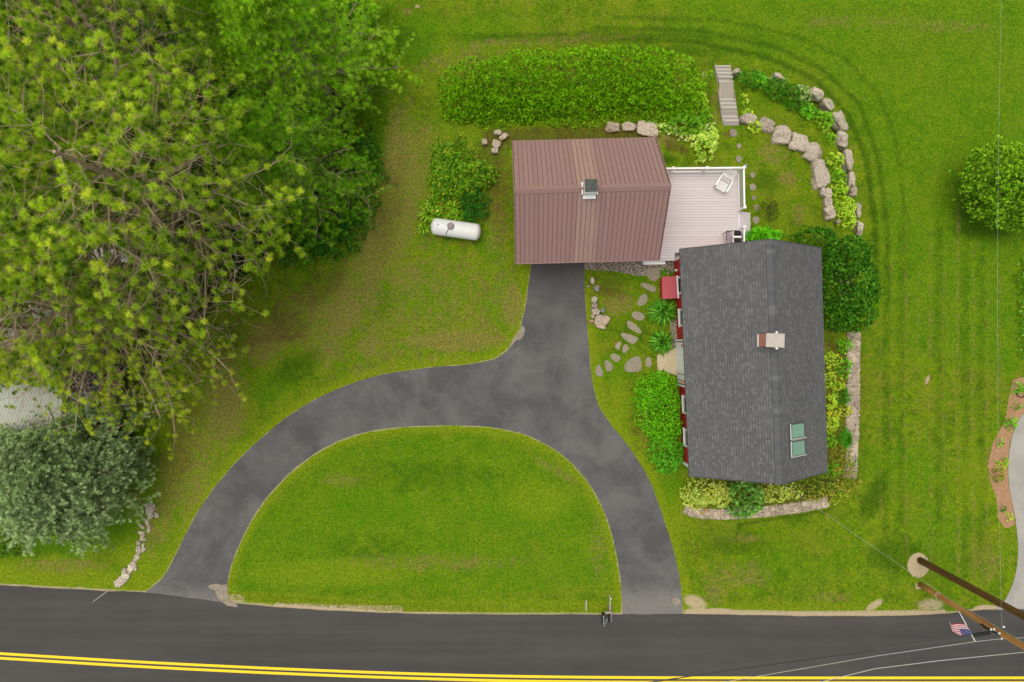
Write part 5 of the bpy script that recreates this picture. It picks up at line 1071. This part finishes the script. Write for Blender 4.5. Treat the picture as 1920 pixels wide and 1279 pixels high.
# thin places in the crowns where the neighbour's roof, shed and white garden furniture show through
GAPS = [(212,478,62,20,.92),(85,590,50,48,.7),(20,620,40,40,.7),(50,765,66,44,.9),(158,716,40,24,.9),(150,400,60,26,.5),(300,410,80,30,.6),(420,560,90,60,.5),(250,540,80,40,.4),(330,300,90,24,.35),(330,640,80,40,.3)]
def conifer(name, label, base_px, hgt, R, prof, nb, tw, tuft, cols, wts, z0=.22, up=.25, trunk=.28, mat='bark', nl=26, lw=.03, spread=(.15, 1.35), bare=0, lean=(0, 0), dens=1.0, ht=1.0, nsub=9, seed=1, dead=0, sag=0.0, cat='tree'):
    random.seed(seed); b = G(*base_px); A = thing(name, label, cat, b); limbs = []; TP = []; TA = []; TC = []
    for k in range(nb):
        t = z0+(1-z0)*((k+.5)/nb)**.9*.98; z = b[2]+t*hgt; az = k*2.399963+random.uniform(-.3, .3); L = R*prof(t)*random.uniform(.75, 1.15)
        dx, dy = math.cos(az), math.sin(az); cz = up*random.uniform(.5, 1.4)-sag*(1-t)
        pts = []; ph = random.uniform(0, 6)
        for i in range(6):
            s = i/5; bend = .10*L*math.sin(s*3+ph)*s
            pts.append(Vector((b[0]+lean[0]*t+dx*L*s-dy*bend, b[1]+lean[1]*t+dy*L*s+dx*bend, z+L*(cz*s+.10*s*s))))
        rb = (.03+.014*L)*(1-t*.6); limbs.append((pts, [rb*(1-.8*i/5)+.006 for i in range(6)]))
        for j in range(nsub):
            s = .22+.78*(j+random.random())/nsub; i0 = min(4, int(s*5)); p = pts[i0].lerp(pts[i0+1], s*5-i0)
            sg = 1 if j % 2 else -1; aa = az+sg*random.uniform(.4, 1.1); l = tw*(1.15-.65*s)*L/ max(R*.6, 1)*random.uniform(.6, 1.3)+.25
            e = p+Vector((math.cos(aa)*l, math.sin(aa)*l, l*random.uniform(.0, .35)))
            mm = p.lerp(e, .5)+Vector((random.uniform(-.22, .22)*l, random.uniform(-.22, .22)*l, -.05*l))
            if bare or random.random() < .5: limbs.append(([p, mm, e], [.014, .010, .005]))
            if s < .42 and t < .6 and random.random() < .6: continue
            TP.append(p+Vector((random.uniform(-.2, .2), random.uniform(-.2, .2), random.uniform(.1, .4)))); TA.append(Vector((0, 0, 1)))
            ks = max(1, int(l*dens/tuft*.8+.5))
            for q in range(ks):
                f = 1-q/ks*.75; pp = p.lerp(e, f); TP.append(pp+Vector((random.uniform(-1, 1), random.uniform(-1, 1), random.uniform(.2, 1.2)))*tuft*.6); TA.append(Vector((math.cos(aa)*.5, math.sin(aa)*.5, .85)))
        if t > .74:
            for i in range(1, 5): TP.append(pts[i]+Vector((0, 0, .15))); TA.append(Vector((0, 0, 1)))
        TP.append(pts[5]); TA.append(Vector((dx*.6, dy*.6, .7)))
    for k in range(dead):
        t = random.uniform(z0*.5, .8); az = random.uniform(0, 2*PI); L = R*prof(t)*random.uniform(.3, .95); z = b[2]+t*hgt+L*up*.6
        p = Vector((b[0]+math.cos(az)*L, b[1]+math.sin(az)*L, z)); d = Vector((random.uniform(-1, 1), random.uniform(-1, 1), random.uniform(-.3, .3))).normalized()
        l = random.uniform(.5, 1.5); c_ = Vector((-d.y, d.x, 0))*random.uniform(-.35, .35)*l; limbs.append(([p, p+d*l*.5+c_*.6, p+d*l+c_*1.6], [.015, .011, .005]))
    TP.append(Vector((b[0]+lean[0], b[1]+lean[1], b[2]+hgt))); TA.append(Vector((0, 0, 1)))
    keepi = []
    for i_, v in enumerate(TP):
        qx = 960+v.x*K/(1-v.z/H); qy = 639.5-v.y*K/(1-v.z/H); ok = True
        for (gx_, gy_, ra, rb_, pr_) in GAPS:
            if ((qx-gx_)/ra)**2+((qy-gy_)/rb_)**2 < 1 and random.random() < pr_: ok = False
        if ok: keepi.append(i_)
    TP = [TP[i_] for i_ in keepi]; TA = [TA[i_] for i_ in keepi]
    p = np.array([tuple(v) for v in TP]); a_ = np.array([tuple(v) for v in TA]); c = mixcol(cols, wts, len(p)); c = c*np.clip(1+.2*clump_noise(p, .7, seed)[:, None], .6, 1.5)
    Lv = Leaves(); Lv.tufts(p, a_, nl, tuft, lw, spread[0], spread[1], c, .16, .03); Lv.build('crown', M['leaf'], A)
    tree_trunk(A, b, (b[0]+lean[0], b[1]+lean[1], b[2]+hgt), trunk, mat, limbs)
    return A
pineprof = lambda t: .45+.85*math.sin(min(1, (t-.1)/.55)*PI/2)*(1.0 if t < .5 else max(.16, 1-(t-.5)/.62))
PC = [(114,152,28), (88,126,20), (138,174,42), (58,94,16), (158,186,56)]
PW = [4, 3, 3, 2, 1]
conifer('pine_tree', 'tall red pine with a long visible leaning trunk, middle of the upper left grove', (462,428), 16.5, 4.6, pineprof, 58, 1.6, .235, PC, PW, nl=120, lw=.0115, spread=(.05, 1.7), dens=.62, nsub=9, up=.18, z0=.3, seed=1, bare=1, dead=330, trunk=.30, mat='bark')
conifer('pine_tree', 'red pine at the left edge above the white garden tables', (320,470), 15.5, 4.6, pineprof, 56, 1.6, .235, PC, PW, nl=120, lw=.0115, spread=(.05, 1.7), dens=.62, nsub=9, up=.18, z0=.3, seed=2, bare=1, dead=420, trunk=.28)
conifer('pine_tree', 'red pine in the top left corner of the picture', (340,190), 15.5, 4.8, pineprof, 58, 1.6, .235, PC, PW, nl=120, lw=.0115, spread=(.05, 1.7), dens=.62, nsub=9, up=.18, z0=.3, seed=3, bare=1, dead=260, trunk=.3)
conifer('pine_tree', 'lower pine with fine twigs spreading toward the driveway', (326,592), 11.5, 5.7, lambda t: 1.0 if t < .5 else max(.2, 1-(t-.5)*1.2), 60, 1.5, .2, [(124,156,32),(98,130,24),(148,174,46),(70,104,20)], [4,4,2,2], z0=.22, seed=4, bare=1, dead=420, trunk=.24, up=.12, nl=80, lw=.011, spread=(.05, 1.7), dens=.75)
conifer('pine_tree', 'pine hanging over the neighbouring corrugated roof', (205,610), 10.5, 3.7, lambda t: 1.0 if t < .5 else max(.2, 1-(t-.5)*1.2), 50, 1.4, .2, [(124,156,32),(98,130,24),(148,174,46),(70,104,20)], [4,4,2,2], z0=.28, seed=5, bare=1, dead=220, trunk=.22, up=.12, nl=80, lw=.011, spread=(.05, 1.7), dens=.75)
FC = [(118,170,28),(98,152,22),(142,188,46),(68,114,14)]
feather = lambda t: max(.14, 1.05-(t-.15)*1.1)
kw = dict(up=.10, nl=26, lw=.0155, spread=(.1, 1.25), dens=1.5, nsub=15, sag=.1)
conifer('white_pine', 'feathery bright green pine beside the dry grass path, upper one', (610,165), 12.0, 4.0, feather, 90, 1.25, .21, FC, [4,3,2,1], z0=.12, seed=6, trunk=.22, **kw)
conifer('white_pine', 'feathery green pine bordering the grass path, lower one', (590,345), 11.0, 3.7, feather, 84, 1.25, .21, [(98,152,22),(76,128,16),(120,172,36),(56,100,12)], [4,3,2,1], z0=.12, seed=7, trunk=.22, **kw)
conifer('white_pine', 'feathery bright green pine at the top edge, left of the upper one', (520,60), 12.5, 4.2, feather, 84, 1.25, .21, [(116,164,22),(94,142,16),(138,182,42)], [4,3,2], z0=.15, seed=8, trunk=.22, **kw)
# blue green spruce in the lower left
conifer('spruce_tree', 'big rounded blue grey spruce in the lower left corner', (178,862), 6.8, 4.3, lambda t: max(.10, (1-t)**.62), 170, .95, .16, [(120,152,104),(98,128,84),(150,182,136),(72,98,60)], [4,3,3,1], z0=.06, up=.22, seed=9, trunk=.2, mat='bark2', nl=26, lw=.022, spread=(.0, 1.2), dens=1.5, nsub=25)
# understorey and edges
us = [(660,395,42,60,1.6,'dark vine covered shrub where the grass path narrows'),(688,300,30,55,1.3,'dark green understorey shrub along the path, middle'),(620,445,46,36,1.5,'dark green shrub at the lower tip of the grove'),(560,470,50,30,1.1,'green shrub under the pine branches at the grove tip'),(660,30,40,36,1.4,'dark glossy shrub with white flowers at the top of the grove'),(590,400,60,60,1.5,'understorey shrub behind the vine covered one'),(680,470,1,1,.1,None)]
for px, py, rx, ry, hh, lab in us:
    if not lab: continue
    shrub('understorey_shrub', lab, [(px, py, rx, ry, hh)], [(36,96,22),(56,124,28),(26,72,16),(80,144,36)], [3,3,2,1], dens=52, leaf=.12, lw=.065, nl=9, bump=.4, edge=.5, group='understorey shrubs at the edge of the grove')
us2 = [(40,330,90,80),(150,395,100,50),(290,330,100,90),(430,330,90,90),(430,470,60,50),(120,180,110,90),(300,120,110,90),(480,200,90,90),(40,60,90,80),(560,60,70,80),(20,440,50,36)]
for i, (px, py, rx, ry) in enumerate(us2):
    pos_ = ['at the left picture edge','below the middle left pine','in the heart of the grove','under the leaning trunk','near the fine twigged pine','in the upper left grove','under the top pines','between red and white pines','in the top left corner','under the top white pine','beside the white garden tables'][i]
    shrub('understorey_shrub', 'dark green undergrowth '+pos_, [(px, py, rx, ry, 1.6)], [(30,80,16),(44,102,20),(24,62,12)], [3,3,2], dens=15, leaf=.20, lw=.11, nl=8, bump=.5, edge=.4, group='undergrowth beneath the pines')
shrub('understorey_shrub', 'dull green weeds in the lower left corner above the verge', [(18,1010,34,30,.9),(8,1032,22,16,.6)], [(84,134,26),(56,98,18),(120,150,40)], [3,3,1], dens=60, leaf=.12, lw=.05, nl=9)
def scatter_grass(name, label, poly, n, hgt, cols, wts, lean=.5, kind='stuff', cat='grass', nl=5, w_=.018):
    xs = np.array([P(*q)[:2] for q in poly]); lo = xs.min(0); hi = xs.max(0); p = rng.uniform(lo, hi, (n*3, 2)); p = p[outdist(p[:, 0], p[:, 1], [tuple(q) for q in xs]) < 0][:n]
    z = zh(p[:, 0], p[:, 1]); pp = np.stack([p[:, 0], p[:, 1], z], 1); Lv = Leaves(); Lv.tufts(pp, np.tile([.15, -.1, 1.], (len(pp), 1)), nl, hgt, w_, .05, lean, mixcol(cols, wts, len(pp)), .2, .15)
    return tag(Lv.build(name, M['leaf'], loc=(float(pp[0, 0]), float(pp[0, 1]), float(pp[0, 2]))), label, cat, kind=kind)
scatter_grass('tall_grass', 'tall unmown grass between the grove and the mown path', [(640,0),(730,0),(733,120),(722,230),(706,330),(690,330),(660,230),(630,150),(600,80)], 5200, .75, [(128,164,34),(96,146,24),(160,178,70),(70,124,18)], [3,3,1,2], .9)
scatter_grass('lawn_tufts', 'longer grass fringe along the driveway and road', [(430,1110),(700,1130),(1150,1135),(1150,1149),(720,1146),(430,1124)], 2600, .10, [(130,146,30),(104,134,20),(160,160,70)], [3,3,1], 1.3, nl=4, w_=.02)
# short grass blades and clover over all the mown lawn near the camera
def lawn(n):
    x = rng.uniform(-29.5, 29.8, n); y = rng.uniform(-16.0, 20.0, n); u = 960+x*K; v = 639.5-y*K
    road_y = np.interp(u, [q[0] for q in RD], [q[1] for q in RD]); keep = v < road_y-5
    dp = catmull(DR_OUT, 4)+[(275,1130),(424,1145)]+catmull(DR_IN, 4)+[(1167,1170),(1280,1170)]+catmull(DR_R, 4)
    keep &= outdist(u, v, [tuple(q) for q in dp]) > 1.5
    for R_ in ([(960,262),(1250,262),(1250,490),(960,490)], [(1250,310),(1400,310),(1400,480),(1250,480)], [(1265,470),(1600,470),(1612,900),(1265,900)], [(1095,484),(1266,484),(1266,512),(1096,506)], [(1888,800),(2000,760),(2000,1150),(1860,1150)]): keep &= ~((outdist(u, v, R_)) < 0)
    keep &= ~((u < 560) & (v < 700)) & ~((u < 300) & (v < 960)) & (np.hypot(u-1722, v-1060) > 22)
    p = np.stack([x, y, zh(x, y)], 1)[keep]; nz = clump_noise(p, .8, 4); q = rng.uniform(0, 1, len(p))
    c = np.where((q+nz*.9 > .72)[:, None], L3((140,160,34)), np.where((q-nz > .45)[:, None], L3((88,136,8)), L3((116,152,14))))
    Lv = Leaves(); Lv.tufts(p, np.tile([0., 0., 1.], (len(p), 1)), 2, .06, .018, .5, 1.3, c, .25, .05)
    return tag(Lv.build('lawn_blades', M['leaf'], loc=(0, 0, 0)), 'short mown grass blades over the whole lawn', 'grass', kind='stuff')
lawn(170000)
